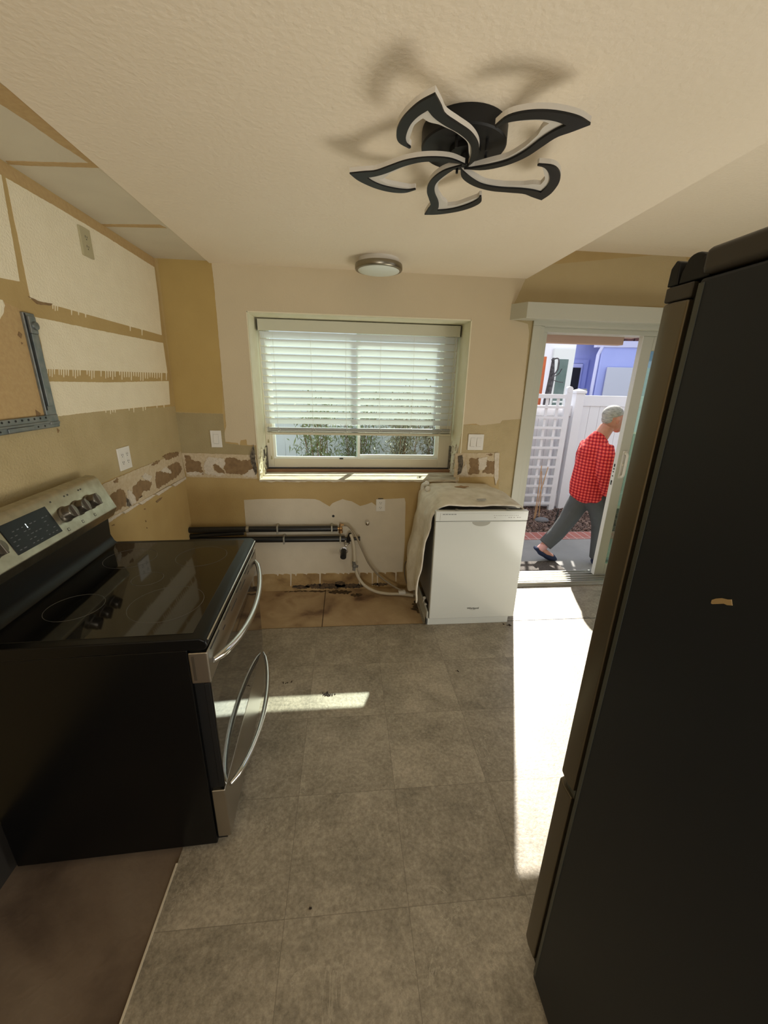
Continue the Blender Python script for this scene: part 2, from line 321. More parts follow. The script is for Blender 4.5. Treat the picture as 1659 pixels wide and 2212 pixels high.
# back wall with window and door openings
WX0, WX1, WZ0, WZ1, WD = 0.538, 2.062, 0.930, 2.08, 0.36
DX0, DX1, DZ1 = 2.54, 4.5, 2.12
b = MB()
b.box(-0.2, WX0, 0, WD, -0.12, 2.75).box(WX0, WX1, 0, WD, -0.12, WZ0).box(WX0, WX1, 0, WD, WZ1, 2.75).box(WX1, DX0, 0, WD, -0.12, 2.75)
b.box(DX0, DX1, 0, WD, DZ1, 2.75).box(DX1, 6.4, 0, WD, -0.12, 2.75)
wb = struct(b.build('wall_back', GOLD))
struct(MB().box(-0.2, DX0, WD, WD+.01, -.12, WZ0).box(-0.2, WX0, WD, WD+.01, WZ0, WZ1).box(WX1, DX0, WD, WD+.01, WZ0, WZ1).box(-.2, DX0, WD, WD+.01, WZ1, 2.85).box(DX0, 6.4, WD, WD+.01, DZ1, 2.85).box(DX1, 6.4, WD, WD+.01, -.12, DZ1).build('wall_outer_stucco', STUC))
struct(MB().box(0, .012, -7.2, -1.86, -.005, .20).build('wall_shade_left', mat('shade_dark', (.03, .026, .022), .6)))  # dark strip added for the unlit foot of the wall; shade as colour
wr = MB().box(6.2, 6.4, -7.4, 0, -0.12, 0.9).box(6.2, 6.4, -7.4, 0, 2.1, 2.75).box(6.2, 6.4, -7.4, -4.6, 0.9, 2.1).box(6.2, 6.4, -2.0, 0, 0.9, 2.1)
struct(wr.build('wall_right', BEIGE))
wf = MB().box(-0.2, 6.4, -7.4, -7.2, -0.12, 0.9).box(-0.2, 6.4, -7.4, -7.2, 2.1, 2.75).box(-0.2, 1.4, -7.4, -7.2, 0.9, 2.1).box(4.4, 6.4, -7.4, -7.2, 0.9, 2.1)
struct(wf.build('wall_front', BEIGE))
struct(MB().box(-0.4, 6.6, -7.6, 0.36, 2.75, 2.85).build('ceiling_roof_deck', GOLDD))
# ------------------------------------------------------------------ paint / plaster patches on the walls
def jag(pts, amp, step=0.012):
    out = []; n = len(pts)
    for k in range(n):
        a = Vector(pts[k]); c = Vector(pts[(k+1) % n]); d = c-a; L_ = d.length
        m = max(1, int(L_/step)); nn = Vector((-d.y, d.x)).normalized() if L_ > 0 else Vector((0, 0))
        for j in range(m):
            p = a + d*(j/m); h = noise.noise(Vector((p.x*55, p.y*55, k*3.1)))*amp + (random.random()-.5)*amp*0.5
            out.append(p + (nn*h if j else Vector((0, 0))))
    return out
def patch(plane, px, m, name='paint_patch', t=0.0012, amp=0.003, parent=None, step=0.012, raw=False, lift=0.0):
    """outline given as points seen on the wall, laid on the real wall plane"""
    if raw: P2 = px
    elif plane == 'back': P2 = [(p.x, p.z) for p in (W(a, c, 'y', 0) for a, c in px)]
    elif plane == 'left': P2 = [(p.y, p.z) for p in (W(a, c, 'x', 0) for a, c in px)]
    elif plane == 'ceil': P2 = [(p.x, p.y) for p in (W(a, c, 'z', HS) for a, c in px)]
    J = jag(P2, amp, step) if amp else [Vector(p) for p in P2]
    if plane == 'back': o = MB().prism(J, 'y', -t-lift, -lift+0.0005).build(name, m, parent or wb)
    elif plane == 'left': o = MB().prism([(max(p[0], -6), p[1]) for p in J], 'x', -0.0005+lift, t+lift).build(name, m, parent or wl)
    else: o = MB().prism(J, 'z', HS-t-lift, HS+0.0005).build(name, m, parent or cs)
    return o
# back wall paint areas
patch('back', [(340, 556), (456, 560), (461, 600), (470, 700), (480, 830), (481, 893), (380, 889)], GOLDD, amp=0.002)
patch('back', [(378, 891), (482, 894), (487, 957), (552, 965), (556, 984), (560, 1000), (394, 985)], KHAKI, t=0.0008, amp=0.003)
patch('back', [(456, 560), (1140, 592), (1111, 655), (1105, 690), (1140, 700), (1143, 722), (1136, 790), (1125, 905), (1085, 908), (1080, 914), (1038, 919), (1028, 915), (1000, 917), (1017, 691),
               (533, 673), (551, 930), (553, 962), (534, 961), (532, 949), (520, 951), (517, 962), (514, 957), (487, 954), (485, 935), (489, 920), (481, 830), (470, 700), (461, 600)], BEIGE, t=0.0016, amp=0.0022)
patch('back', [(1000, 917), (1035, 918), (1085, 908), (1125, 903), (1143, 715), (1104, 692), (1112, 655), (1156, 687), (1130, 880), (1108, 1110), (1075, 1100), (1080, 985), (990, 980), (985, 1000)], KHAKIL, t=0.0008, amp=0.002)
patch('back', [(1135, 595), (1150, 575), (1480, 545), (1500, 662), (1150, 660), (1105, 655)], GOLDL, t=0.0009, amp=0.002)
# primer patch with drips under it
drips = [(545, 1240)]
bottom = []
x = 870
while x > 548:
    bottom.append((x, 1235 + (870-x)*0.016)); 
    if random.random() < 0.42:
        L_ = random.choice((5, 8, 12, 20, 30)) if random.random() < .75 else 4
        bottom += [(x-1, 1236+(870-x)*0.016), (x-2, 1236+L_), (x-3.5, 1236+L_), (x-4.2, 1237+(870-x)*0.016)]; x -= 5
    x -= 6
patch('back', [(527, 1080), (560, 1078), (640, 1077), (680, 1078), (690, 1081), (705, 1090), (712, 1094), (718, 1087), (727, 1083), (740, 1078), (750, 1081), (760, 1083), (778, 1093), (790, 1090), (803, 1085), (812, 1092), (832, 1078), (874, 1076), (876, 1085), (874, 1180)] + bottom + [(545, 1241), (534, 1170), (530, 1120)], PLAST, t=0.0016, amp=0.0012, step=0.02)
patch('back', [(545, 1242), (700, 1239), (872, 1236), (880, 1266), (869, 1273), (544, 1282)], STAIN, t=0.0008, amp=0.003)
for cx, cy, rx, ry in ((700, 1266, 42, 6), (650, 1268, 20, 4), (760, 1266, 26, 5), (735, 1262, 12, 7), (820, 1262, 18, 3)):
    patch('back', [(cx+rx*math.cos(a*.5), cy+ry*math.sin(a*.5)) for a in range(12)], MOLD, t=0.0016, amp=0.012, name='mould_stain', step=0.006)
# torn backsplash band, back wall
def band(plane, base, items):
    patch(plane, base, MUD, t=0.004, amp=0.003, name='mortar_band')
    for m, t, pts in items: patch(plane, pts, m, t=t, amp=0.009, name='torn_paper' if m is BROWN else 'plaster_smear', step=0.004)
band('back', [(391, 978), (553, 983), (556, 1034), (404, 1030)], [
    (BROWN, 0.0052, [(399, 982), (412, 986), (415, 993), (433, 998), (436, 1012), (441, 1025), (404, 1020)]),
    (BROWN, 0.0052, [(486, 990), (503, 988), (520, 995), (530, 993), (545, 994), (546, 1018), (524, 1025), (490, 1022), (484, 1010)]),
    (BROWN, 0.0052, [(460, 1003), (465, 1001), (480, 1012), (486, 1022), (470, 1020), (462, 1010)]),
    (MUDW, 0.007, [(447, 990), (460, 987), (484, 991), (487, 1003), (480, 1012), (466, 1000), (458, 1004), (464, 1018), (488, 1024), (470, 1028), (445, 1023), (440, 1008)]),
    (MUDW, 0.006, [(404, 1021), (420, 1018), (440, 1021), (436, 1025), (410, 1026)]),
    (MUDW, 0.006, [(534, 1020), (546, 1012), (553, 1022), (552, 1030), (525, 1028)])])
band('back', [(984, 979), (1076, 978), (1073, 1029), (980, 1031)], [
    (BROWN, 0.0052, [(1014, 990), (1034, 989), (1032, 1000), (1036, 1008), (1034, 1024), (1008, 1024), (1017, 1010), (1013, 1000)]),
    (BROWN, 0.0052, [(1050, 995), (1069, 997), (1066, 1023), (1040, 1021), (1048, 1010)]),
    (MUDW, 0.007, [(1034, 990), (1052, 986), (1050, 1008), (1040, 1016), (1033, 1012)]),
    (MUDW, 0.007, [(992, 1025), (1006, 997), (1008, 1012), (1012, 1028), (1000, 1027)]),
    (BROWN, 0.0052, [(1050, 982), (1060, 979), (1066, 981), (1060, 984)])])
patch('back', [(1068, 978), (1078, 978), (1076, 1032), (1070, 1048), (1067, 1030)], MUDW, t=0.008, amp=0.003, name='plaster_smear', step=0.008)
for c in ([(540, 985), (548, 960), (551, 984), (556, 1020), (552, 1026), (545, 1005)], [(989, 985), (998, 982), (1000, 1000), (996, 1020), (988, 1026), (990, 1004)], [(984, 1030), (990, 1032), (987, 1050), (983, 1052)]):
    patch('back', c, DARKG if c[0][0] != 984 else MUD, t=0.009, amp=0.004, name='broken_corner', step=0.007)
# left wall paint areas
patch('left', [(0, 870), (118, 901), (200, 890), (300, 882), (378, 878), (394, 978), (300, 1010), (215, 1045), (100, 1080), (-300, 1300), (-400, 1000)], KHAKIL, t=0.0008, amp=0.003)
patch('left', [(-140, 640), (0, 648), (46, 670), (100, 900), (-140, 925)], TANRAW, t=0.0014, amp=0.0)
def dripline(x0, y0, x1, y1, up=False, dens=.5, ln=(5, 12)):
    out = []; n = int(abs(x1-x0)/5)
    for k in range(n):
        x = x0+(x1-x0)*k/n; y = y0+(y1-y0)*k/n; s = -1 if x1 < x0 else 1
        out.append((x, y))
        if random.random() < dens:
            L_ = random.uniform(*ln); out += [(x+s*1.0, y), (x+s*1.3, y+L_), (x+s*2.4, y+L_), (x+s*3.0, y)]
    return out
patch('left', [(12, 384), (120, 446), (230, 512), (333, 577), (341, 640), (349, 722)] + dripline(349, 724, 65, 645, dens=.18, ln=(5, 14)) + [(65, 645), (40, 520)], CREAM, t=0.0014, amp=0.0016)
patch('left', [(-200, 240), (2, 378), (18, 470), (42, 608), (-20, 596), (-200, 560)], CREAM, t=0.0014, amp=0.0016)
patch('left', [(73, 684), (200, 711), (352, 741), (361, 804)] + dripline(361, 806, 99, 797, dens=.75, ln=(8, 19)) + [(99, 797), (88, 740)], CREAM, t=0.0014, amp=0.0012)
patch('left', [(104, 824), (230, 826), (364, 823), (367, 873)] + dripline(366, 874, 200, 890, dens=.4, ln=(3, 10)) + [(118, 900)], CREAM, t=0.0014, amp=0.0016)
patch('left', [(-40, 640), (4, 648), (9, 660), (4, 680), (-2, 690), (-40, 690)], CREAM, t=0.003, amp=0.003)
for c in ([(39, 716), (46, 722), (44, 731), (37, 724)], [(44, 739), (48, 741), (46, 744)], [(60, 640), (85, 652), (112, 656), (108, 660), (80, 657)], [(122, 925), (127, 930), (124, 935)], [(75, 885), (86, 893), (84, 905), (78, 900)]):
    patch('left', c, BROWN, t=0.0035, amp=0.002, name='dark_scuff', step=0.01)
# torn band, left wall
band('left', [(389, 975), (350, 992), (300, 1011), (245, 1035), (222, 1045), (-100, 1190), (-100, 1330), (233, 1128), (300, 1085), (360, 1050), (400, 1030)], [
    (BROWN, 0.0055, [(350, 986), (366, 978), (384, 977), (384, 984), (362, 993), (356, 993)]),
    (BROWN, 0.0055, [(335, 1020), (352, 1016), (365, 1005), (383, 997), (392, 1012), (388, 1022), (372, 1036), (338, 1055), (334, 1042)]),
    (BROWN, 0.0055, [(286, 1050), (300, 1038), (312, 1036), (326, 1042), (322, 1058), (304, 1064), (306, 1072), (290, 1085), (284, 1068)]),
    (BROWN, 0.0055, [(232, 1072), (258, 1055), (268, 1064), (272, 1084), (270, 1092), (246, 1106), (234, 1116)]),
    (DARKG, 0.006, [(270, 1070), (276, 1080), (282, 1092), (272, 1094)]),
    (BROWN, 0.0055, [(242, 1042), (250, 1032), (254, 1036), (252, 1042)]), (BROWN, 0.0055, [(325, 1005), (334, 998), (344, 995), (342, 999), (330, 1006)]),
    (MUDW, 0.011, [(272, 1060), (280, 1060), (287, 1072), (290, 1085), (282, 1090), (275, 1076)]),
    (MUDW, 0.007, [(303, 1030), (312, 1022), (326, 1030), (322, 1040), (312, 1036)]), (MUDW, 0.007, [(344, 1018), (356, 1008), (366, 1016), (368, 1022), (354, 1020)]),
    (MUDW, 0.007, [(228, 1070), (234, 1078), (236, 1088), (222, 1084)])])
for k in range(5):
    patch('left', [(225+k*36, 1125-k*19.5), (255+k*36, 1108-k*19.5), (262+k*36, 1108-k*19.5), (232+k*36, 1129-k*19.5)], MUDW, t=0.009, amp=0.003, name='mortar_ridge', step=0.008)
for c in ([(336, 1083), (345, 1076), (350, 1074), (347, 1079), (339, 1086)], [(310, 1100), (313, 1098), (314, 1101)], [(240, 1136), (246, 1132), (247, 1135)], [(313, 1124), (316, 1125), (315, 1128)], [(316, 1139), (318, 1140), (317, 1142)]):
    patch('left', c, BROWN, t=0.003, amp=0.001, name='dark_scuff', step=0.01)
# old ceiling strip: tan bands left between pale panels
patch('ceil', [(-60, 130), (3, 181), (60, 222), (125, 280), (215, 355), (198, 356), (120, 305), (60, 262), (-60, 185)], TANRAW, amp=0.002)
patch('ceil', [(12, 347), (70, 349), (192, 352), (216, 353), (222, 362), (190, 361), (60, 357), (18, 354)], TANRAW, t=0.0016, amp=0.002)
patch('ceil', [(215, 484), (345, 485), (360, 492), (228, 489)], TANRAW, t=0.0016, amp=0.0015)
patch('left', [(-100, 283), (0, 346), (170, 455), (338, 562), (334, 577), (120, 446), (0, 374), (-100, 310)], TANRAW, t=0.0008, amp=0.001)
# ------------------------------------------------------------------ WINDOW
win = struct(empty('window_1', (1.3, 0.31, 0.95)))
def wp(b, name, m, **k): o = b.build(name, m, win, **k); o.location = -win.location; return o
wp(MB().box(0.515, WX0+0.0, 0.0, 0.0, 0, 0), 'x', WHITE) if False else None
# reveal faces
rv = MB(); T = 0.004
rv.box(WX0, WX0+T, 0.0, 0.30, WZ0, WZ1).box(WX1-T, WX1, 0.0, 0.30, WZ0, WZ1).box(WX0, WX1, 0.0, 0.30, WZ1-T, WZ1)
wp(rv, 'reveal', REVEAL)
wp(MB().box(WX0-.004, WX0+.004, -.0035, .003, WZ0, WZ1+.003).box(WX1-.004, WX1+.004, -.0035, .003, WZ0, WZ1+.003).box(WX0, WX1, -.0035, .003, WZ1-.004, WZ1+.004), 'corner_bead', REVEAL)
WM = mat('window_frame_vinyl', (0.70, 0.63, 0.50), 0.4); SASH = mat('sash_white', (0.85, 0.88, 0.84), 0.35)  # white vinyl frame, the beige of its shade put into the colour
wp(MB().box(0.542, 0.60, 0.30, 0.36, 0.975, WZ1).box(1.955, 2.058, 0.30, 0.36, 0.975, WZ1).box(0.60, 1.955, 0.30, 0.36, 0.975, 1.045).box(0.6, 1.955, 0.30, 0.36, 2.02, WZ1), 'frame', WM, bevel=0.003)
def sash(x0, x1, z0, z1, y0, y1, t, pane_y):
    f = wp(MB().box(x0, x0+t, y0, y1, z0, z1).box(x1-t, x1, y0, y1, z0, z1).box(x0+t, x1-t, y0, y1, z0, z0+t).box(x0+t, x1-t, y0, y1, z1-t, z1), 'sash', SASH, bevel=0.002)
    MB().box(x0+t, x1-t, pane_y, pane_y+0.004, z0+t, z1-t).build('pane', PANE, f)
sash(0.597, 1.30, 1.04, 2.03, 0.305, 0.33, 0.022, 0.318)
sash(1.27, 1.96, 1.045, 2.03, 0.335, 0.358, 0.03, 0.345)
wp(MB().box(1.13, 1.16, 0.296, 0.302, 1.043, 1.052), 'latch', SLOT)
wp(MB().box(0.54, 2.06, 0.27, 0.30, 0.958, 0.975), 'weather_gap', SLOT)
wp(MB().box(0.545, 2.055, 0.235, 0.298, 0.945, 0.968), 'wood_strip', WOOD, bevel=0.002)
sill = MB().box(0.54, 2.06, 0.115, 0.235, 0.93, 0.948).box(0.54, 2.06, -0.012, 0.11, 0.93, 0.944)
wp(sill, 'window_sill', WOODL, bevel=0.002)
# splintered paint and rough plaster at both lower reveal corners
def chips(x, s, y0, y1, z0, z1, n, m, nm):
    b = MB()
    for k in range(n):
        y = random.uniform(y0, y1); z = random.uniform(z0, z1)**1.0; h = random.uniform(.012, .05)*(1.4-z/ z1*.6); r = Euler((random.uniform(-.3, .3), random.uniform(-.25, .25), random.uniform(-.3, .3))).to_matrix()
        b.obox((x+s*random.uniform(.002, .010), y, z), (random.uniform(.0015, .004), random.uniform(.003, .012), h*.6), r)
    wp(b, nm, m)
chips(WX0, 1, 0.0, 0.26, 0.94, 1.16, 46, REVEAL, 'peeling_paint'); chips(WX1, -1, 0.0, 0.26, 0.94, 1.2, 46, MUDW, 'peeling_paint')
chips(WX1, -1, 0.0, 0.10, 0.94, 1.10, 26, DARKG, 'broken_edge'); chips(WX0, 1, 0.15, 0.28, 0.95, 1.12, 12, DARKG, 'broken_edge')
wp(MB().box(0.538, 0.552, 0.255, 0.30, 0.96, 1.15).box(2.047, 2.062, 0.255, 0.30, 0.96, 1.16), 'dark_slot', DARKG)
# ragged lower lip of the sill
rg = []
x = 0.542
while x < 2.05: rg.append((x, 0.932-random.uniform(0, .008))); x += random.uniform(.01, .03)
wp(MB().prism([(0.54, 0.944)] + rg + [(2.058, 0.944)], 'y', -0.016, -0.004), 'torn_lip', WOODL)
# dried leaf on the sill
lf = MB(); P = W(905, 1031, 'z', 0.947)
for a in range(6): lf.obox((P.x+random.uniform(-.016, .016), P.y+random.uniform(-.008, .008), 0.950+random.uniform(0, .004)), (.012, .004, .0008), Euler((random.uniform(-.5, .5), random.uniform(-.4, .4), random.uniform(0, 3))).to_matrix())
tag(lf.build('dried_leaf', mat('dry_leaf', (0.16, 0.13, 0.05), .8)), 'small crumpled dry leaf lying on the sunny window sill', 'leaf')
# ------------------------------------------------------------------ BLIND
BY = 0.235
bl = tag(empty('window_blind', (1.3, BY, 2.07)), 'white horizontal slat blind lowered over the upper part of the window', 'blind')
def bp_(b, name, m, par=None, **k): o = b.build(name, m, par or bl, **k); o.location = -Vector(bl.location) if par is None else (0, 0, 0); return o
BLW = mat('blind_valance', (0.60, 0.58, 0.45), 0.45)
bp_(MB().box(0.552, 2.052, 0.200, 0.214, 1.992, 2.068).box(0.552, 0.562, 0.2, 0.26, 1.992, 2.068).box(2.042, 2.052, 0.2, 0.26, 1.992, 2.068), 'valance', BLW, bevel=0.002)
bp_(MB().box(0.565, 2.04, 0.216, 0.27, 2.02, 2.066), 'headrail', WHITE, bevel=0.002)
sm = None; NS = 13; ztop, zbot = 1.968, 1.352
A = math.radians(57)
for k in range(NS):
    z = ztop + (zbot-ztop)*k/(NS-1)
    if sm is None:
        b = MB(); pr = []
        for j in range(7):
            t = -1+2*j/6; pr.append((t*0.0255, 0.0022*(1-t*t)))
        pts = [(p[0], p[1]+0.0014) for p in pr] + [(p[0], p[1]-0.0014) for p in reversed(pr)]
        rot2 = [(c*math.cos(-A) - d*math.sin(-A), c*math.sin(-A) + d*math.cos(-A)) for c, d in pts]
        b.prism(rot2, 'x', -0.735, 0.735); s0 = b.build('slat', SLATM, bl, smooth=True); sm = s0; s0.location = (0, 0.01, z-2.07); 
    else:
        o = sm.copy(); COL.objects.link(o); o.parent = bl; o.location = (0, 0.01, z-2.07)
stk = []
for k in range(5):
    o = bp_(MB().box(0.572, 2.03, 0.215, 0.265, 1.300-0.0065*k, 1.303-0.0065*k), 'slat', DGREY if k == 0 else WHITE if k % 2 else TRIM); stk.append(o)  # top slat of the stack coloured dark grey for its shade
bp_(MB().box(0.570, 2.032, 0.213, 0.267, 1.250, 1.268), 'bottom_rail', mat('bottom_rail_vinyl', (0.60, 0.56, 0.42), .5), bevel=0.003)
CORD = mat('blind_cord', (0.80, 0.80, 0.72), 0.8)
for x in (0.66, 0.93, 1.19, 1.45, 1.70, 1.94):
    z0 = 1.268
    bp_(MB().tube([(x, 0.212, 2.0), (x+random.uniform(-.006, .006), 0.211, 1.6), (x, 0.212, z0)], 0.0009, 6).tube([(x+.004, 0.272, 2.0), (x, 0.270, z0)], 0.0009, 6), 'ladder_cord', CORD)
    bp_(MB().tube(arc([(x, 0.210, 1.31), (x+.02, 0.206, 1.287), (x-.012, 0.205, 1.272), (x+.012, 0.206, 1.262)], 5), 0.0012, 6), 'loose_cord_loop', CORD)
for x, zb in ((0.583, 1.215), (0.600, 1.085)):
    c = bp_(MB().tube([(x, 0.196, 1.99), (x+.002, 0.194, 1.6), (x, 0.196, zb)], 0.0010, 6), 'pull_cord', CORD)
    MB().lathe([(0.001, zb+.002), (0.003, zb), (0.0068, zb-.02), (0.0062, zb-.026), (0.001, zb-.027)], (x, 0.196, 0), n=12).build('tassel', mat('tassel_olive', (0.30, 0.26, 0.13), .5), c, smooth=True)
bp_(MB().tube([(2.012, 0.2, 1.99), (2.006, 0.194, 1.65), (1.995, 0.19, 1.31)], 0.0028, 8), 'tilt_wand', TRIM)
# ------------------------------------------------------------------ SLIDING DOOR
dr = struct(empty('door_1', (2.54, 0.1, 0.0)))
def dp(b, name, m, par=None, **k): o = b.build(name, m, par or dr, **k); o.location = -Vector(dr.location) if par is None else (0, 0, 0); return o
dp(MB().box(2.508, 2.566, -0.014, 0.0, 0.0, 2.062).box(2.508, 4.55, -0.014, 0.0, 2.062, 2.115), 'casing', TRIM, bevel=0.003)
dp(MB().box(2.54, 2.60, 0.0, 0.20, 0.02, 2.062).box(2.60, 2.655, 0.06, 0.19, 0.02, 2.03).box(2.60, 4.5, 0.0, 0.20, 2.062, 2.12).box(2.6, 4.5, 0.06, 0.19, 2.03, 2.062), 'jamb', TRIM, bevel=0.002)
tr = MB().box(2.54, 4.5, -0.045, 0.21, -0.01, 0.012)
for y in (-0.03, 0.0, 0.04, 0.085, 0.13, 0.175): tr.box(2.54, 4.5, y, y+0.007, 0.012, 0.034)
dp(tr, 'threshold_track', mat('aluminium_track', (0.62, 0.62, 0.58), 0.35, 0.8), bevel=0.001)
SX = 3.425
pan = dp(MB().box(SX, SX+0.085, 0.085, 0.125, 0.035, 2.03).box(4.35, 4.44, 0.085, 0.125, 0.035, 2.03).box(SX+0.085, 4.35, 0.085, 0.125, 0.035, 0.14).box(SX+0.085, 4.35, 0.085, 0.125, 1.93, 2.03), 'sliding_panel', TRIM, bevel=0.003)
pan.location = -Vector(dr.location)
MB().box(SX+0.085, 4.35, 0.101, 0.107, 0.14, 1.93).build('glass_pane', PANEG, pan)
MB().box(SX-0.004, SX, 0.083, 0.127, 0.035, 2.03).build('lit_edge_strip', WHITE, pan)  # white strip paints the sky light falling on the door edge
lk = MB()
for z, h in ((1.04, .012), (1.01, .006), (0.985, .004), (0.95, .004), (0.90, .012), (0.88, .006)): lk.box(SX-.0055, SX-.004, 0.098, 0.112, z-h, z+h)
lk.build('lock_slots', SLOT, pan)
hz0, hz1 = 0.955, 1.145
h = MB().tube(arc([(SX+.045, 0.085, hz0), (SX+.045, 0.058, hz0), (SX+.045, 0.045, hz0+.012), (SX+.045, 0.042, hz0+.04), (SX+.045, 0.042, hz1-.04), (SX+.045, 0.045, hz1-.012), (SX+.045, 0.058, hz1), (SX+.045, 0.085, hz1)], 4), 0.0105, 10).box(SX+.025, SX+.065, 0.078, 0.086, hz0-.02, hz1+.02)
hd = h.build('door_handle', PLATE, pan, smooth=True)
MB().box(SX+.040, SX+.050, 0.066, 0.080, 1.04, 1.058).build('latch_lever', PLATE, hd)
# valance box above the door
va = MB().prism([(2.335, 0.0), (2.41, -0.105), (4.55, -0.105), (4.55, 0.0)], 'z', 2.092, 2.192)
tag(va.build('door_valance', TRIM, bevel=0.002), 'off white box valance mounted on the wall above the sliding door', 'valance')
# ------------------------------------------------------------------ LIGHTS FIXTURES
C0 = Vector((1.541, -1.561, 0)); ZP = 2.267
fx = tag(empty('ceiling_light', (C0.x, C0.y, HC)), 'black five petal flower ceiling light near the middle of the kitchen ceiling', 'ceiling light')
def fp(b, name, m, par=None, **k): return b.build(name, m, par or fx, **k)
fp(MB().lathe([(0.121, 0.0), (0.122, -0.004), (0.122, -0.040), (0.118, -0.044), (0.0, -0.044)], (-0.006, 0.0, 0), n=48), 'canopy', FANB, smooth=True)
fp(MB().lathe([(0.045, -0.044), (0.045, -0.056), (0.0, -0.056)], (0, 0.0, 0), n=24), 'hub', FANB, smooth=True)
raw = [(835,1000),(950,1008),(1080,985),(1200,940),(1300,880),(1390,825),(1480,795),(1593,755),(1530,712),(1420,680),(1310,668),(1200,675),(1110,700),(1040,752)]
rin = [(1048,758),(1100,732),(1200,716),(1320,715),(1400,730),(1455,755),(1380,788),(1300,835),(1200,905),(1100,955),(1000,980),(880,998)]
def loc(p):
    q = W(700+p[0]/2.765, p[1]/2.765, 'z', ZP); return Vector((q.x-C0.x, q.y-C0.y))
def spl(pts, n=6): return [Vector((p.x, p.y)) for p in arc([(q.x, q.y, 0) for q in pts], n)]
o1 = spl([loc(p) for p in raw[:8]]); o2 = spl([loc(p) for p in raw[7:]]); i1 = spl([loc(p) for p in rin[:6]]); i2 = spl([loc(p) for p in rin[5:]])
outl = o1 + o2[1:] + i1 + i2[1:]
def resamp(P, n):
    L_ = [0]
    for a, c in zip(P, P[1:]): L_.append(L_[-1]+(c-a).length)
    out = []; j = 0
    for k in range(n+1):
        t = L_[-1]*k/n
        while j < len(P)-2 and L_[j+1] < t: j += 1
        u = (t-L_[j])/max(1e-9, L_[j+1]-L_[j]); out.append(P[j].lerp(P[j+1], min(1, u)))
    return out
OUT = resamp(o1, 30) + resamp(o2, 24)[1:]; INN = resamp(i2[::-1], 30) + resamp(i1[::-1], 24)[1:]
ang0 = math.atan2(loc((1593, 755)).y, loc((1593, 755)).x)
tips = [math.radians(a) for a in (0, 68, 140, 212, 288)]
tgt = []
for p in ((755, 373), (917, 462), (1170, 430), (940, 200), (1276, 265)):
    q = W(p[0], p[1], 'z', ZP); tgt.append((math.atan2(q.y-C0.y, q.x-C0.x), math.hypot(q.x-C0.x, q.y-C0.y)))
r0 = loc((1593, 755)).length
for k, (a, r) in enumerate(tgt):
    d = a-ang0; s = (r/r0)
    def R(p, s=s, d=d): return ((p.x*math.cos(d)-p.y*math.sin(d))*s, (p.x*math.sin(d)+p.y*math.cos(d))*s)
    zt = ZP-HC
    def strip(inner, zA, zB):
        m_ = MB(); n_ = len(OUT)
        for z in (zA, zB):
            for p, q in zip(OUT, INN):
                qq = q + (q-p)*inner*min(1, 14*(q-p).length+.2) if inner else q
                m_.v += [(*R(p), z), (*R(qq), z)]
        o_ = 2*n_
        for j in range(n_-1):
            a_ = 2*j; m_.f += [(a_, a_+1, a_+3, a_+2), (o_+a_, o_+a_+2, o_+a_+3, o_+a_+1), (a_, a_+2, o_+a_+2, o_+a_), (a_+1, o_+a_+1, o_+a_+3, a_+3)]
        m_.f += [(0, o_, o_+1, 1), (2*n_-2, 2*n_-1, o_+2*n_-1, o_+2*n_-2)]
        return m_
    pet = fp(strip(0, zt-0.003-k*0.0004, zt+0.001), 'petal', FANB)
    fp(strip(0.75, zt+0.001, zt+0.013), 'light_channel', ACRY, pet)
for a in range(5):
    th = math.radians(20+72*a); fp(MB().tube([(0.075*math.cos(th), 0.075*math.sin(th), -0.044), (0.075*math.cos(th), 0.075*math.sin(th), ZP-HC+.012)], 0.004, 8), 'support_rod', FANB)
fp(MB().lathe([(0.012, -0.05), (0.012, ZP-HC)], n=12), 'stem', FANB)
FL = W(808, 572, 'z', 2.325)
f2 = tag(empty('ceiling_light', (1.389, -0.265, HC)), 'small round flush ceiling light with brushed nickel rim, above the window', 'ceiling light')
f2.name = 'flush_ceiling_light'
MB().lathe([(0.122, 0.0), (0.124, -0.03), (0.0, -0.03)], n=48).build('base', ACRY, f2, smooth=True)
MB().lathe([(0.128, -0.026), (0.140, -0.028), (0.142, -0.036), (0.142, -0.052), (0.138, -0.058), (0.126, -0.060), (0.0, -0.060)], n=56).build('rim', NICKEL, f2, smooth=True)
MB().lathe([(0.126, -0.058), (0.122, -0.0625), (0.09, -0.070), (0.05, -0.0745), (0.0, -0.0755)], n=48).build('diffuser', OPAL, f2, smooth=True)
# ------------------------------------------------------------------ PLATES (local: x right, y into wall, z up)
def plate_root(name, wall, px, label, cat):
    if wall == 'back': p = W(px[0], px[1], 'y', 0); return tag(empty(name, p), label, cat)
    p = W(px[0], px[1], 'x', 0); return tag(empty(name, p, math.pi/2), label, cat)
def screws(r, pts):
    for x, z in pts: MB().lathe([(0.0028, -0.0068), (0.0028, -0.0074)], (x, 0, z), 'y', 10).build('screw', SLOT, r)
def plate(r, w, hgt, m=PLATE, t=0.006): MB().box(-w/2, w/2, -t-0.002, -0.001, -hgt/2, hgt/2).build('plate', m, r, bevel=0.002)
def rocker(r, x):
    MB().box(x-.0175, x+.0175, -.0086, -.0078, -.034, .034).build('switch_frame', DGREY, r)
    o = MB().prism([(-.0085, -.033), (-.0135, -.033+.002), (-.0095, .033), (-.0085, .033)], 'x', x-.0165, x+.0165).build('rocker', PLATE, r); return o
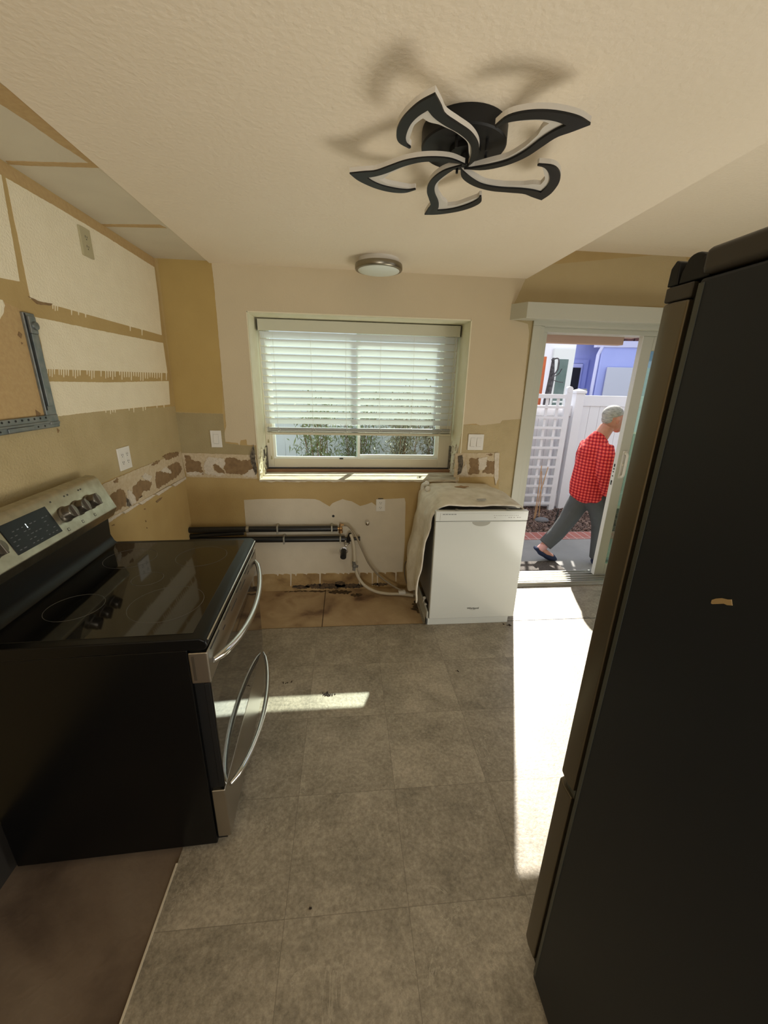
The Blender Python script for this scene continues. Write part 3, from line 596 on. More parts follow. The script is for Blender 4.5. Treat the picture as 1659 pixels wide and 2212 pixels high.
def duplex(r, x, m=PLATE, gap=0.0195, deco=False):
    if deco: MB().box(x-.0175, x+.0175, -.0090, -.0078, -.034, .034).build('receptacle', m, r)
    for s in (-1, 1):
        z = s*gap
        if not deco: MB().lathe([(0.0165, -.0075), (0.0165, -.0100), (0.0158, -.0106), (0, -.0106)], (x, 0, z), 'y', 20).build('receptacle', m, r)
        yy = -.0112 if not deco else -.0096
        MB().box(x-.0075, x-.0050, yy, yy+.002, z-.001, z+.008).box(x+.0050, x+.0075, yy, yy+.002, z-.001, z+.007).lathe([(0.0026, yy), (0.0026, yy+.002)], (x, 0, z-.007), 'y', 10).build('slots', SLOT, r)
r = plate_root('light_switch', 'back', (467.5, 948), 'white single rocker switch plate left of the kitchen window', 'light switch'); plate(r, .075, .12); rocker(r, 0); screws(r, [(0, .05), (0, -.05)])
r = plate_root('light_switch', 'back', (1027, 955), 'white double rocker switch plate right of the kitchen window', 'light switch'); plate(r, .122, .12); rocker(r, -.024); rocker(r, .024); screws(r, [(-.024, .05), (.024, .05), (-.024, -.05), (.024, -.05)])
r = plate_root('wall_outlet', 'back', (822, 1091), 'white duplex outlet low under the window in the primed patch', 'outlet'); plate(r, .072, .098); duplex(r, 0)
MB().box(-.02, .02, -.006, -.001, .052, .056).build('mounting_ear', SLOT, r)
r = plate_root('wall_outlet', 'left', (267, 990), 'white double outlet plate on the left wall above the torn band', 'outlet'); plate(r, .118, .118); duplex(r, -.024, deco=True); duplex(r, .024, deco=True); screws(r, [(-.024, .05), (.024, .05), (-.024, -.05), (.024, -.05)])
r = plate_root('wall_outlet', 'left', (183, 524), 'yellowed beige duplex outlet high on the left wall panel', 'outlet'); plate(r, .08, .118, PLATEB, .008); duplex(r, 0, PLATEB); screws(r, [(0, 0)])
# ------------------------------------------------------------------ MICROWAVE BRACKET
mw = tag(empty('mounting_bracket', (0.0, -1.22, 1.45)), 'grey metal L shaped microwave mounting bracket screwed to left wall', 'bracket')
def mp(b, name, m, **k): o = b.build(name, m, mw, **k); o.location = -Vector(mw.location); return o
mp(MB().box(0.0, 0.012, -1.245, -1.188, 1.50, 1.872), 'upright_rail', GALV, bevel=0.003)
mp(MB().box(0.012, 0.018, -1.232, -1.206, 1.535, 1.80).box(0.012, 0.022, -1.236, -1.200, 1.80, 1.86), 'raised_web', GALV, bevel=0.002)
mp(MB().box(0.012, 0.0145, -1.2405, -1.2375, 1.52, 1.868), 'dark_edge', SLOT)
mp(MB().box(0.0, 0.012, -2.0, -1.185, 1.452, 1.502), 'bottom_rail', GALV, bevel=0.003)
mp(MB().box(0.012, 0.018, -2.0, -1.245, 1.472, 1.480).box(0.012, 0.018, -1.242, -1.19, 1.465, 1.475).box(0.012, 0.017, -1.45, -1.33, 1.456, 1.470), 'pressed_rib', GALV, bevel=0.0015)
for k in range(12): mp(MB().lathe([(0.004, 0.0118), (0.004, 0.0132)], (0, -1.255-k*0.03, 1.493), 'x', 10), 'screw_hole', SLOT); mp(MB().lathe([(0.0032, 0.0118), (0.0032, 0.0132)], (0, -1.27-k*0.035, 1.463), 'x', 10), 'screw_hole', SLOT)
mp(MB().lathe([(0.016, 0.02), (0.014, 0.028), (0, 0.030)], (0, -1.212, 1.828), 'x', 16), 'clip_boss', GALV, smooth=True)
# ------------------------------------------------------------------ STOVE
st = tag(empty('electric_range', (0.392, -1.520, 0), math.radians(2)), 'freestanding black and stainless electric range with smooth glass cooktop', 'stove')
HX, HY = 0.345, 0.405
def sp(b, name, m, par=None, **k): return b.build(name, m, par or st, **k)
sp(MB().box(-HX-.022, HX-.045, -HY+.004, HY-.004, 0.025, 0.872), 'body', BLACK, bevel=0.004)
sp(MB().box(HX-.052, HX-.012, -HY+.02, HY-.02, 0.03, 0.87), 'front_frame', BLACKM)
for x in (-.27, .24):
    for y in (-.36, .36): sp(MB().lathe([(.018, 0), (.018, .03)], (x, y, 0), n=12), 'foot', RUBBER)
ck = [(-HX, 0.872), (HX+.004, 0.872), (HX+.014, 0.880), (HX+.016, 0.893), (HX+.010, 0.906), (HX-.004, 0.9135), (-HX, 0.9135)]
ct = sp(MB().prism([(p[0], p[1]) for p in ck], 'y', -HY, HY), 'cooktop', BLACK, bevel=0.005, seg=3)
sp(MB().box(-HX+.075, HX-.03, -HY+.03, HY-.03, 0.9125, 0.9150), 'glass_surface', GLASSB, ct, bevel=0.001)
RINGM = mat('burner_marking', (0.10, 0.095, 0.085), 0.3)
for x, y, rr in ((0.17, -0.19, 0.118), (0.17, 0.20, 0.103), (-0.12, -0.19, 0.085), (-0.12, 0.20, 0.10), (0.03, 0.0, 0.055)):
    sp(MB().tube([(x+rr*math.cos(2*math.pi*k/64), y+rr*math.sin(2*math.pi*k/64), 0.9151) for k in range(64)], 0.0007, 4, cyc=True), 'burner_ring', RINGM, ct)
sp(MB().tube([(HX+.0135, -HY+.012, 0.8995), (HX+.0135, HY-.012, 0.8995)], 0.0035, 8), 'trim_strip', CHROME, ct)
# backguard
bgp = [(-HX, 0.905), (-HX+.085, 0.912), (-HX+.070, 0.925), (-HX+.058, 0.955), (-HX+.062, 1.035), (-HX+.055, 1.05), (-HX, 1.05)]
bgd = sp(MB().prism(bgp, 'y', -HY+.012, HY-.012), 'backguard', BLACK, smooth=True, bevel=0.003)
F0 = Vector((-HX+.105, 1.085)); F1 = Vector((-HX+.050, 1.218))
pnl = sp(MB().prism([(-HX, 1.045), (-HX+.085, 1.045), (F0.x, F0.y), (F1.x, F1.y), (-HX+.035, 1.232), (-HX, 1.235)], 'y', -HY+.005, HY-.005), 'control_panel', STEELP, bevel=0.003)
fd = Vector((F1.x-F0.x, 0, F1.y-F0.y)); fl_ = fd.length; fu = fd.normalized(); fn = Vector((fu.z, 0, -fu.x)); fy = Vector((0, 1, 0))
def onp(y, t, h=0.0): return Vector((F0.x, 0, F0.y)) + fu*(t*fl_) + fn*h + fy*y
FM = Matrix((fy, fu, fn)).transposed()
sp(MB().obox(onp(-0.075, .52, .0006), (0.108, 0.052, 0.0015), FM), 'display_glass', DISP, pnl, bevel=0.0012)
LED = mat('led_digit', (0.8, 0.9, 0.9), 0.5, emit=(0.8, 0.95, 1.0), estr=2.0); LEG = mat('legend_grey', (0.16, 0.17, 0.18), 0.5); LEGD = mat('legend_dark', (0.05, 0.05, 0.045), 0.5)
dg = MB()
for t in (.62, .68): dg.obox(onp(-0.088, t, .0024), (0.0012, 0.0032, 0.0002), FM)
sp(dg, 'clock_digit', LED, pnl)
lg = MB()
for row in range(5):
    for c in range(10):
        if random.random() < .75: lg.obox(onp(-0.165+c*0.0195, .24+row*.105, .0023), (random.uniform(.003, .006), .0011, .0002), FM)
sp(lg, 'key_legends', LEG, pnl)
for y in (0.075, 0.165, 0.25):
    ic = sp(MB().obox(onp(y-.01, .12, .0004), (.006, .006, .0003), FM), 'burner_icon', LEGD, pnl)
for y in (0.07, 0.15, 0.17, 0.24, 0.255): sp(MB().obox(onp(y, .92, .0004), (.004, .003, .0003), FM), 'printed_mark', LEGD, pnl)
for y in (0.075, 0.165, 0.25): sp(MB().obox(onp(y-.01, .12, .0005), (.004, .004, .0004), FM), 'icon_centre', STEELP, pnl)
KN = mat('dark_knob', (0.17, 0.15, 0.12), 0.3, 0.85)
for y in (0.095, 0.175, 0.255, -0.255, -0.335):
    c = onp(y, .50)
    b = MB(); n = 28; prof = [(0.031, 0.001), (0.031, 0.006), (0.027, 0.010), (0.025, 0.034), (0.0235, 0.037), (0.0, 0.037)]; i0 = 0
    for rr, hh in prof:
        for j in range(n): th = 2*math.pi*j/n; b.v.append(tuple(c + fn*hh + fy*(rr*math.cos(th)) + fu*(rr*math.sin(th))))
    for k in range(len(prof)-1):
        for j in range(n): a = k*n; b.f.append((a+j, a+(j+1) % n, a+n+(j+1) % n, a+n+j))
    kb = sp(b, 'knob', KN, pnl, smooth=True)
    sp(MB().obox(c+fn*.040, (0.0045, 0.0245, 0.006), FM), 'grip', KN, kb, bevel=0.002)
# oven door
od = sp(MB().box(HX-.012, HX+.006, -HY+.006, HY-.006, 0.30, 0.745), 'oven_door', BLACKM, bevel=0.003)
sp(MB().box(HX+.006, HX+.010, -HY+.008, HY-.008, 0.302, 0.745), 'door_glass', DGLASS, od, bevel=0.0015)
sp(MB().box(HX-.045, HX+.012, -HY+.003, HY-.003, 0.748, 0.862), 'door_top_panel', STEEL, od, bevel=0.004)
sp(MB().box(HX-.036, HX-.028, -HY+.0015, -HY+.003, 0.762, 0.85), 'side_groove', KN, od)
for y0, y1 in ((-.37, -.27), (-.21, -.12), (-.02, .07), (.14, .23), (.30, .37)): sp(MB().box(HX+.0115, HX+.0128, y0, y1, 0.848, 0.853), 'vent_slot', SLOT, od)
for y0, y1 in ((-.23, -.20), (-.11, -.02), (.05, .14), (.19, .22)): sp(MB().box(HX+.0115, HX+.0128, y0, y1, 0.822, 0.826), 'vent_slot', SLOT, od)
def bow(z, yh, out, zd, r, n=20):
    P = []
    for k in range(n+1):
        t = -1+2*k/n; P.append((HX+.010+out*(1-t*t)**0.75+.004, t*yh, z-zd*(1-t*t)))
    return P
sp(MB().tube(bow(0.805, 0.365, 0.062, 0.035, .012), [0.009]+[0.014]*19+[0.009], 12, el=0.8), 'handle', CHROME, od, smooth=True)
dw = sp(MB().box(HX-.04, HX+.006, -HY+.006, HY-.006, 0.055, 0.285), 'storage_drawer', STEEL, bevel=0.004)
sp(MB().tube(bow(0.268, 0.365, 0.060, 0.03, .011), [0.008]+[0.0125]*19+[0.008], 12, el=0.85), 'handle', CHROME, dw, smooth=True)
sp(MB().box(-HX+.05, HX-.05, -HY+.02, HY-.02, 0.02, 0.06), 'toe_kick', BLACKM)
# ------------------------------------------------------------------ DISHWASHER
dwx0, dwx1, dwy = 1.766, 2.392, -0.565
dw = tag(empty('dishwasher', ((dwx0+dwx1)/2, -0.3, 0)), 'white built-in dishwasher standing loose between the pipes and the sliding door', 'dishwasher')
def wpD(b, name, m, par=None, **k):
    o = b.build(name, m, par or dw, **k); o.location = -Vector(dw.location) if par is None else (0, 0, 0); return o
wpD(MB().box(dwx0+.012, dwx1-.02, dwy+.04, -0.03, 0.12, 0.845), 'tub', DGREY, bevel=0.003)
wpD(MB().box(dwx0+.002, dwx0+.02, dwy+.035, dwy+.06, 0.09, 0.85).box(dwx1-.02, dwx1-.002, dwy+.035, dwy+.06, 0.09, 0.85), 'side_frame', mat('galv_frame', (0.30, 0.30, 0.30), .4, .6))
door = wpD(MB().box(dwx0, dwx1, dwy, dwy+.032, 0.055, 0.795), 'door', DWHITE, bevel=0.006, seg=3)
cp = wpD(MB().box(dwx0-.002, dwx1+.002, dwy-.003, dwy+.032, 0.797, 0.868), 'control_panel', DWHITE, bevel=0.006, seg=3)
wpD(MB().box(dwx0+.03, dwx1-.03, dwy-.0042, dwy-.003, 0.803, 0.852), 'fascia', DWHITE, cp, bevel=0.001)
for k in range(5): wpD(MB().box(dwx0+.045+k*.019, dwx0+.060+k*.019, dwy-.0050, dwy-.0040, 0.8445, 0.8475), 'vent_slot', SLOT, cp)
b = MB()
for k in range(14): b.box(dwx1-.235+k*.0125, dwx1-.230+k*.0125, dwy-.0048, dwy-.0040, 0.8335+(k % 3)*.0005, 0.8375)
for k, xx in enumerate((-.232, -.135, -.12, -.10, -.075, -.06)): b.box(dwx1+xx, dwx1+xx+.009, dwy-.0048, dwy-.0040, 0.819, 0.823)
wpD(b, 'button_legends', mat('panel_print', (0.30, 0.30, 0.27), .5), cp)
wpD(MB().box(dwx0+.004, dwx1-.004, dwy+.004, dwy+.03, 0.794, 0.799), 'panel_gap', SLOT)
# scooped pocket handle
b = MB(); n = 18; cx = (dwx0+dwx1)/2-.002+.0
prof = [(cx+0.062*math.cos(math.pi+math.pi*k/n), 0.790+0.030*math.sin(math.pi+math.pi*k/n)*(1.0)) for k in range(n+1)]
b.prism(prof, 'y', dwy-.0012, dwy+.004)
wpD(b, 'pocket_handle', mat('pocket_shade_plastic', (0.36, 0.36, 0.31), 0.5), door, bevel=0.001)
M = Matrix.Translation((cx+.004, dwy-.0008, 0.135)) @ Matrix.Rotation(math.pi/2, 4, 'X')
t_ = text('logo', 'Whirlpool', 0.021, mat('logo_grey', (0.02, 0.02, 0.02), 0.4), door, M)
b = MB().tube([(cx+.004+.022*math.cos(a*.3+3.4), dwy-.0008, 0.130+.008*math.sin(a*.3+3.4)) for a in range(9)], .0006, 5); wpD(b, 'logo_swoosh', MATS['logo_grey'], door)
wpD(MB().box(dwx0-.016, dwx1-.036, dwy+.012, dwy+.05, 0.0, 0.058).box(dwx0-.016, dwx0-.004, dwy+.012, -.05, 0.0, 0.11), 'toe_panel', DWHITE, bevel=0.003)
for x in (dwx0+.14, dwx1-.14):
    M3 = Euler((0, 0, -.35)).to_matrix(); wpD(MB().obox((x, dwy+.02, 0.873), (.007, .022, .0015), M3).obox((x+.004, dwy-.002, 0.8765), (.010, .006, .0012), M3), 'mounting_clip', mat('clip_steel', (.45, .44, .4), .35, .8))
wpD(MB().box(dwx0+.03, dwx1-.02, dwy+.034, dwy+.05, 0.845, 0.868), 'top_rim', mat('dark_rim', (.06, .06, .07), .5))
wpD(MB().tube(arc([(dwx0-.01, -.42, .14), (dwx0-.012, -.40, .09), (dwx0+.0, -.38, .05), (dwx0-.012, -.45, .03)], 5), .006, 8).ball((dwx0-.012, -.43, .15), .012).ball((dwx0-.008, -.47, .12), .009), 'loose_fitting', PLATE)
# insulation blanket draped over tub
def blanket():
    b = MB(); NY = 34; prof = []
    top = [(2.375, .862), (2.33, .884), (2.2, .892), (2.05, .896), (1.92, .898), (1.84, .892), (1.79, .868), (1.762, .82), (1.748, .74), (1.735, .64), (1.718, .52), (1.700, .40), (1.690, .28), (1.700, .175)]
    ctr = arc([(x, 0, z) for x, z in top], 4); m = len(ctr)
    rows = []
    for j in range(NY+1):
        v = j/NY; y = -0.535 + v*0.525; row = []
        for i, p in enumerate(ctr):
            s = i/(m-1); x, z = p.x, p.z
            wv = noise.noise(Vector((s*9, v*3.2, 1.3)))*0.016 + noise.noise(Vector((s*26, v*12, 4.3)))*0.006
            if s > .42: # hanging side: deep vertical folds
                fo = math.sin(v*11+s*2.0)*0.020*min(1, (s-.42)*4); x -= (fo + 0.028*math.sin(math.pi*v)) * (s-.30) * 1.3; z += (0.09*v*v - 0.02)*(s-.42)*1.4 + .05*math.sin(v*9)*(s > .97)
                x += wv
            else:
                z += wv*0.8 + 0.018*math.sin(math.pi*min(1, v*1.2))*(1-s) + 0.012*v
                if v < .22: z -= (0.22-v)*0.03
                x -= 0.10*v*(1 if s < .12 else 0)*(.12-s)/.12
            row.append(Vector((x, y + (noise.noise(Vector((s*14, 7, 2)))*0.02 if j in (0, NY) else 0), z)))
        rows.append(row)
    i0 = 0
    for row in rows:
        for p in row: b.v.append(tuple(p))
    for j in range(NY):
        for i in range(m-1): a = j*m+i; b.f.append((a, a+1, a+m+1, a+m))
    return b
bk = wpD(blanket(), 'insulation_blanket', BLANK, smooth=True, autos=180)
so = bk.modifiers.new('thick', 'SOLIDIFY'); so.thickness = 0.014; so.offset = 1
ss = bk.modifiers.new('sub', 'SUBSURF'); ss.levels = 1; ss.render_levels = 1
def tuft(x0, x1, y0, y1, z, m, nm, par):
    b = MB().prism(jag([(x0, (y0+y1)/2), ((x0+x1)/2, y0), (x1, (y0+y1)/2), ((x0+x1)/2, y1)], .012, .01), 'z', z, z+.004); wpD(b, nm, m, par)
tuft(1.99, 2.10, -.20, -.13, .925, BLANKB, 'torn_spot', bk)
P = W(1040, 1079, 'z', .92); wpD(MB().obox((P.x, P.y, .922), (.032, .009, .001), Euler((0, 0, .05)).to_matrix()), 'grey_tag', DGREY, bk)
wpD(MB().tube(arc([(1.775, -.03, .60), (1.772, -.04, .8), (1.772, -.05, .905), (1.80, -.07, .925)], 5), .016, 12).ball((1.80, -.06, .928), .020).ball((1.792, -.14, .905), .021), 'drain_elbow', PLATE, smooth=True)
# ------------------------------------------------------------------ PLUMBING
def thing1(b, name, m, label, cat, loc, **k):
    o = b.build(name, m, **k); tag(o, label, cat); return o
pr_ = tag(empty('supply_pipe', (0.5, -0.045, 0.56)), 'upper black insulated pipe running along the back wall under window', 'pipe')
def pp(root, b, name, m, par=None, **k): o = b.build(name, m, par or root, **k); o.location = -Vector(root.location) if par is None else (0, 0, 0); return o
pp(pr_, MB().tube([(-0.0, -.05, .562), (.44, -.05, .563), (1.115, -.05, .561)], .023, 16), 'pipe', PIPE, smooth=True)
pp(pr_, MB().tube([(0.0, -.052, .512), (.10, -.052, .520), (.40, -.052, .534)], .016, 12), 'pipe_branch', PIPE, smooth=True)
CL = mat('pipe_clamp', (.42, .40, .33), .4, .7)
for x in (.655, 1.07): pp(pr_, MB().box(x-.006, x+.006, -.082, 0, .532, .592), 'clamp', CL, bevel=.002)
for x in (.42,): pp(pr_, MB().tube([(x, -.05, .562), (x+.02, -.05, .562)], .026, 16), 'clamp', CL)
pv = pp(pr_, MB().tube([(1.115, -.05, .561), (1.135, -.05, .561)], .012, 12).tube([(1.138, -.05, .53), (1.138, -.05, .60)], .009, 12).ball((1.138, -.05, .561), .016), 'valve', BRASS, smooth=True)
pp(pr_, MB().tube([(1.138, -.05, .545), (1.138, -.05, .525)], .017, 12).tube([(1.14, -.05, .59), (1.165, -.05, .59)], .008, 10), 'valve_handle', BRASS, pv, smooth=True)
p2 = tag(empty('drain_pipe', (0.5, -0.05, 0.47)), 'lower black insulated pipe running under the first on back wall', 'pipe')
pp(p2, MB().tube([(.0, -.052, .478), (.43, -.052, .478), (1.17, -.052, .474)], .024, 16), 'pipe', PIPE, smooth=True)
for x in (.70, 1.135): pp(p2, MB().box(x-.006, x+.006, -.084, 0, .446, .504), 'clamp', CL, bevel=.002)
pp(p2, MB().tube([(1.17, -.052, .474), (1.285, -.052, .474)], .013, 14), 'pipe_stub', PIPE, smooth=True)
pp(p2, MB().tube([(1.195, -.058, .45), (1.205, -.07, .50), (1.212, -.08, .525)], .015, 12).tube([(1.19, -.055, .474), (1.225, -.055, .474)], .021, 14).tube([(1.272, -.052, .474), (1.29, -.052, .474)], .018, 14), 'tee_fitting', PIPE, smooth=True)
pp(p2, MB().tube(arc([(1.165, -.06, .455), (1.17, -.07, .425), (1.19, -.07, .43), (1.21, -.06, .44)], 4), .005, 8).ball((1.178, -.07, .425), .010), 'shutoff_handle', CHROME, smooth=True)
b = MB().lathe([(0.036, 0.0), (0.036, -.006), (0.026, -.008)], (1.160, 0, .352), 'y', 24)
ds = tag(empty('drain_stub', (1.160, 0, .352)), 'short open black drain stub sticking out of wall below the pipes', 'pipe')
pp(ds, MB().lathe([(0.034, -0.001), (0.034, -.008), (0.024, -.010)], (1.160, 0, .352), 'y', 24), 'escutcheon', CHROME, smooth=True)
pp(ds, MB().tube([(1.160, -.001, .352), (1.158, -.06, .345), (1.156, -.095, .335)], .024, 18, caps=False).tube([(1.1565, -.09, .336), (1.1562, -.094, .3355)], .022, 18), 'pipe', PIPE, smooth=True)
tag(MB().lathe([(0.012, -.001), (0.012, -.01), (0.019, -.012), (0.019, -.03), (0.014, -.036), (0.012, -.05), (0.015, -.055), (0.006, -.062), (0, -.063)], (1.348, 0, .600), 'y', 20).build('capped_valve', CHROME, smooth=True), 'small chrome capped valve stub on the primed wall', 'valve')
tag(MB().lathe([(0.010, -.001), (0.010, -.004)], (1.081, 0, .648), 'y', 14).build('cable_hole', SLOT), 'small dark hole with wire stub in the primed wall above the pipes', 'hole')
H1 = [(1.165, -.055, .59), (1.20, -.075, .588), (1.245, -.11, .54), (1.28, -.12, .47), (1.315, -.13, .39), (1.36, -.13, .29), (1.43, -.12, .19), (1.52, -.12, .11), (1.60, -.13, .06), (1.68, -.15, .03), (1.74, -.18, .03)]
tag(MB().tube(arc(H1, 8), .0075, 10).build('supply_hose', BRAID, smooth=True), 'thin braided supply hose curving from the upper pipe valve to the floor', 'hose')
H2 = [(1.214, -.083, .525), (1.228, -.095, .49), (1.24, -.10, .42), (1.245, -.10, .33), (1.25, -.10, .25), (1.275, -.10, .16), (1.33, -.11, .085), (1.42, -.12, .035), (1.52, -.13, .018), (1.62, -.14, .018), (1.72, -.17, .018)]
hs = tag(empty('drain_hose', (1.24, -.1, .4)), 'cream corrugated drain hose looping from lower pipe down to the floor', 'hose')
pp(hs, MB().tube(arc(H2, 8), .0125, 12), 'hose', HOSE, smooth=True)
pp(hs, MB().ball((1.243, -.105, .262), (.018, .016, .026)).tube([(1.243, -.105, .262), (1.272, -.115, .262)], .010, 10).tube([(1.243, -.105, .275), (1.238, -.11, .30)], .014, 10).tube([(1.243, -.105, .25), (1.240, -.11, .225)], .013, 10), 'shutoff_valve', mat('grey_plastic', (.16, .155, .14), .5), smooth=True)
pp(hs, MB().box(1.60, 1.66, -.16, -.12, .02, .05), 'tape_wrap', PLATE, bevel=.008)
tag(MB().tube(arc([(1.70, -.03, .25), (1.665, -.05, .26), (1.655, -.06, .19), (1.67, -.07, .10), (1.70, -.09, .04)], 8), .0035, 8).build('power_cord', mat('grey_cord', (.14, .12, .1), .5), smooth=True), 'thin grey power cord beside the dishwasher insulation', 'cord')
# ------------------------------------------------------------------ FRIDGE
fr = tag(empty('refrigerator', (1.715+.45, -2.7, 0)), 'tall black stainless refrigerator at the right, seen from its side', 'refrigerator')
def rp(b, name, m, par=None, **k): o = b.build(name, m, par or fr, **k); o.location = -Vector(fr.location) if par is None else (0, 0, 0); return o
X0, X1 = 1.716, 2.616; YF = -2.336
body = rp(MB().box(X0, X1, -3.10, YF, 0.03, 1.812), 'cabinet', FRIDGE, bevel=0.006)
rp(MB().box(X0+.0005, X1, -3.10, YF+.004, 1.815, 1.853), 'top_cap', FRCAP, body, bevel=0.01, seg=3)
rp(MB().box(X0-.001, X0+.002, YF-.012, YF-.002, 0.05, 1.805), 'edge_strip', mat('edge_strip_grey', (.055, .06, .052), .4), body)
DXP = [(X0+.002, YF+.014), (X0, YF+.045), (X0+.004, YF+.068), (X0+.03, YF+.077), (X0+.44, YF+.085), (X0+.44, YF+.014)]
for nm, z0, z1 in (('door', 0.742, 1.788), ('freezer_drawer', 0.075, 0.720)):
    pts = DXP
    rp(MB().prism(pts, 'z', z0, z1), nm, FRIDGED, bevel=0.004)
rp(MB().prism([(X0+.46, YF+.014), (X0+.46, YF+.085), (X1-.03, YF+.077), (X1-.002, YF+.06), (X1-.002, YF+.014)], 'z', 0.742, 1.788), 'door', FRIDGED, bevel=0.004)
rp(MB().prism([(X0+.002, YF+.012), (X0+.002, YF+.067), (X0+.03, YF+.07), (X0+.4, YF+.07), (X0+.4, YF+.012)], 'z', 1.789, 1.812), 'door_end_cap', FRCAP, bevel=0.003)
rp(MB().box(X0+.01, X1-.01, YF, YF+.014, 0.08, 1.80), 'door_gasket', SLOT)
hp = [(YF-.01, 1.813), (YF-.006, 1.845)] + [(YF+.006+.032*(1-math.cos(a*math.pi/8))/1.0*.5*1.0, 1.842+.010*math.sin(a*math.pi/8)) for a in range(9)] + [(YF+.044, 1.83), (YF+.046, 1.813)]
rp(MB().prism(hp, 'x', X0+.004, X0+.10), 'hinge_cover', BLACKM, smooth=True, bevel=0.003)
rp(MB().prism([(YF+.047, 1.813), (YF+.050, 1.846), (YF+.058, 1.850), (YF+.067, 1.84), (YF+.068, 1.813)], 'x', X0+.003, X0+.35), 'door_crown', BLACKM, smooth=True, bevel=0.002)
rp(MB().box(X0+.01, X0+.03, YF+.012, YF+.05, .718, .744), 'drawer_hinge', GALV)
rp(MB().box(X0+.02, X1-.02, YF-.02, YF+.05, 0.03, 0.07), 'kick_plate', BLACKM)
for x in (X0+.08, X1-.08):
    for y in (-3.0, -2.42): rp(MB().lathe([(.02, 0), (.02, .032)], (x, y, 0), n=12), 'foot', RUBBER)
lb = [W(a, c, 'x', X0) for a, c in ((1539, 1296), (1548, 1293), (1560, 1292), (1572, 1295), (1581, 1295), (1582, 1304), (1583, 1308), (1572, 1307), (1565, 1304), (1540, 1305), (1537, 1303))]
rp(MB().prism([(p.y, p.z) for p in lb], 'x', X0-.0012, X0+.0002), 'torn_tape_scrap', mat('tan_tape', (.42, .30, .15), .7))
# ------------------------------------------------------------------ FLOOR DEBRIS
DB = mat('dark_debris', (.03, .018, .012), .9)
def crumbs(px, py, n, sp_, label, sc=1.0, z=0.0):
    P = W(px, py, 'z', z); b = MB()
    for k in range(n): b.obox((P.x+random.gauss(0, sp_), P.y+random.gauss(0, sp_*.5), z+.002), (random.uniform(.001, .004)*sc, random.uniform(.001, .003)*sc, .0018), Euler((random.uniform(-.4, .4), random.uniform(-.4, .4), random.uniform(0, 3))).to_matrix())
    o = b.build('debris', DB); tag(o, label, 'debris'); return o
crumbs(708, 1500, 26, .018, 'dark crumbs of debris beside the sunlit stripe on the floor', 1.3)
crumbs(620, 1474, 7, .012, 'tiny dark bits on the floor near the oven, behind the sunlit stripe')
crumbs(671, 1963, 3, .004, 'single dark speck on the vinyl tile in the foreground')
crumbs(985, 1450, 4, .008, 'tiny dark specks on the floor in front of the dishwasher')
crumbs(1098, 1350, 8, .012, 'brown scraps on the floor at the right foot of dishwasher', 1.6)
# mould and stains on the bare bay floor
def fstain(c, rx, ry, m=MOLD):
    P = W(c[0], c[1], 'z', 0); b = MB().prism(jag([(P.x+rx*math.cos(a*.52), P.y+ry*math.sin(a*.52)) for a in range(12)], .03, .012), 'z', -.0045, -.003); o = b.build('floor_stain', m, bpy.data.objects['floor_cabinet_bay'])
for c, rx, ry in (((735, 1278), .10, .03), ((770, 1284), .05, .025), ((690, 1276), .09, .012), ((545, 1300), .03, .03), ((905, 1310), .05, .10), ((640, 1277), .1, .01)): fstain(c, rx, ry)
# ------------------------------------------------------------------ OUTDOORS
GZ = -0.12
struct(MB().box(-3, 12, 0.36, 1.30, GZ-.1, GZ).build('patio_floor', CONC))
struct(MB().box(-3, 12, 1.30, 1.54, GZ-.1, GZ+.004).build('brick_edging', mat_brick()))
struct(MB().box(-6, 14, 1.54, 14, GZ-.12, GZ-.015).build('garden_soil', mat('soil', (.10, .07, .055), .95, var=(.05, .035, .03), scale=20)))
MULCH = [mat('mulch_chip', (.30, .20, .16), .9, var=(.07, .045, .04), scale=14)]
b = MB()
for k in range(7500):
    x = random.uniform(2.9, 5.2); y = random.uniform(1.55, 2.9)
    b.obox((x, y, GZ+random.uniform(-.012, .012)), (random.uniform(.006, .022), random.uniform(.004, .010), random.uniform(.002, .005)), Euler((random.uniform(-.7, .7), random.uniform(-.7, .7), random.uniform(0, 3.1))).to_matrix())
tag(b.build('mulch', MULCH[0]), 'brown wood chip mulch covering the garden bed by the white fence', 'mulch', kind='stuff')
tag(MB().ball((3.86, 1.95, GZ+.02), (.10, .07, .04), 14, 8).build('garden_rock', mat('grey_rock', (.16, .16, .17), .9, bump=.6, bscale=30), smooth=True), 'small grey rock half sunk in the wood chips', 'rock')
tag(MB().box(2.62, 3.385, .44, .68, GZ, GZ+.014).build('doormat', MATM, bevel=.003), 'dark brown coir doormat on the patio outside the sliding door', 'doormat')
# fence panels
FYB = 2.58
def fence(x0, x1, label, zt=1.545):
    r = tag(empty('vinyl_fence', ((x0+x1)/2, FYB, GZ)), label, 'fence', 'white vinyl fence runs along the garden')
    def q(b, n, **k): o = b.build(n, PVC, r, **k); o.location = -Vector(r.location); return o
    q(MB().box(x0, x1, FYB-.02, FYB+.03, zt-.145, zt), 'top_rail', bevel=.004); q(MB().box(x0, x1, FYB-.02, FYB+.03, GZ+.03, .10), 'bottom_rail', bevel=.004)
    b = MB(); x = x0
    while x < x1-.01: b.box(x+.001, min(x+.148, x1), FYB-.006+.0, FYB+.016, .10, zt-.145); x += .15
    q(b, 'boards', bevel=.003)
    return r
f1 = fence(4.511, 7.2, 'white vinyl privacy fence panel to the right of the capped post'); fence(3.02, 4.384, 'white vinyl fence panel behind the lattice trellis', 1.40); fence(-1.6, 3.018, 'white vinyl fence panel behind the bushes outside the window')
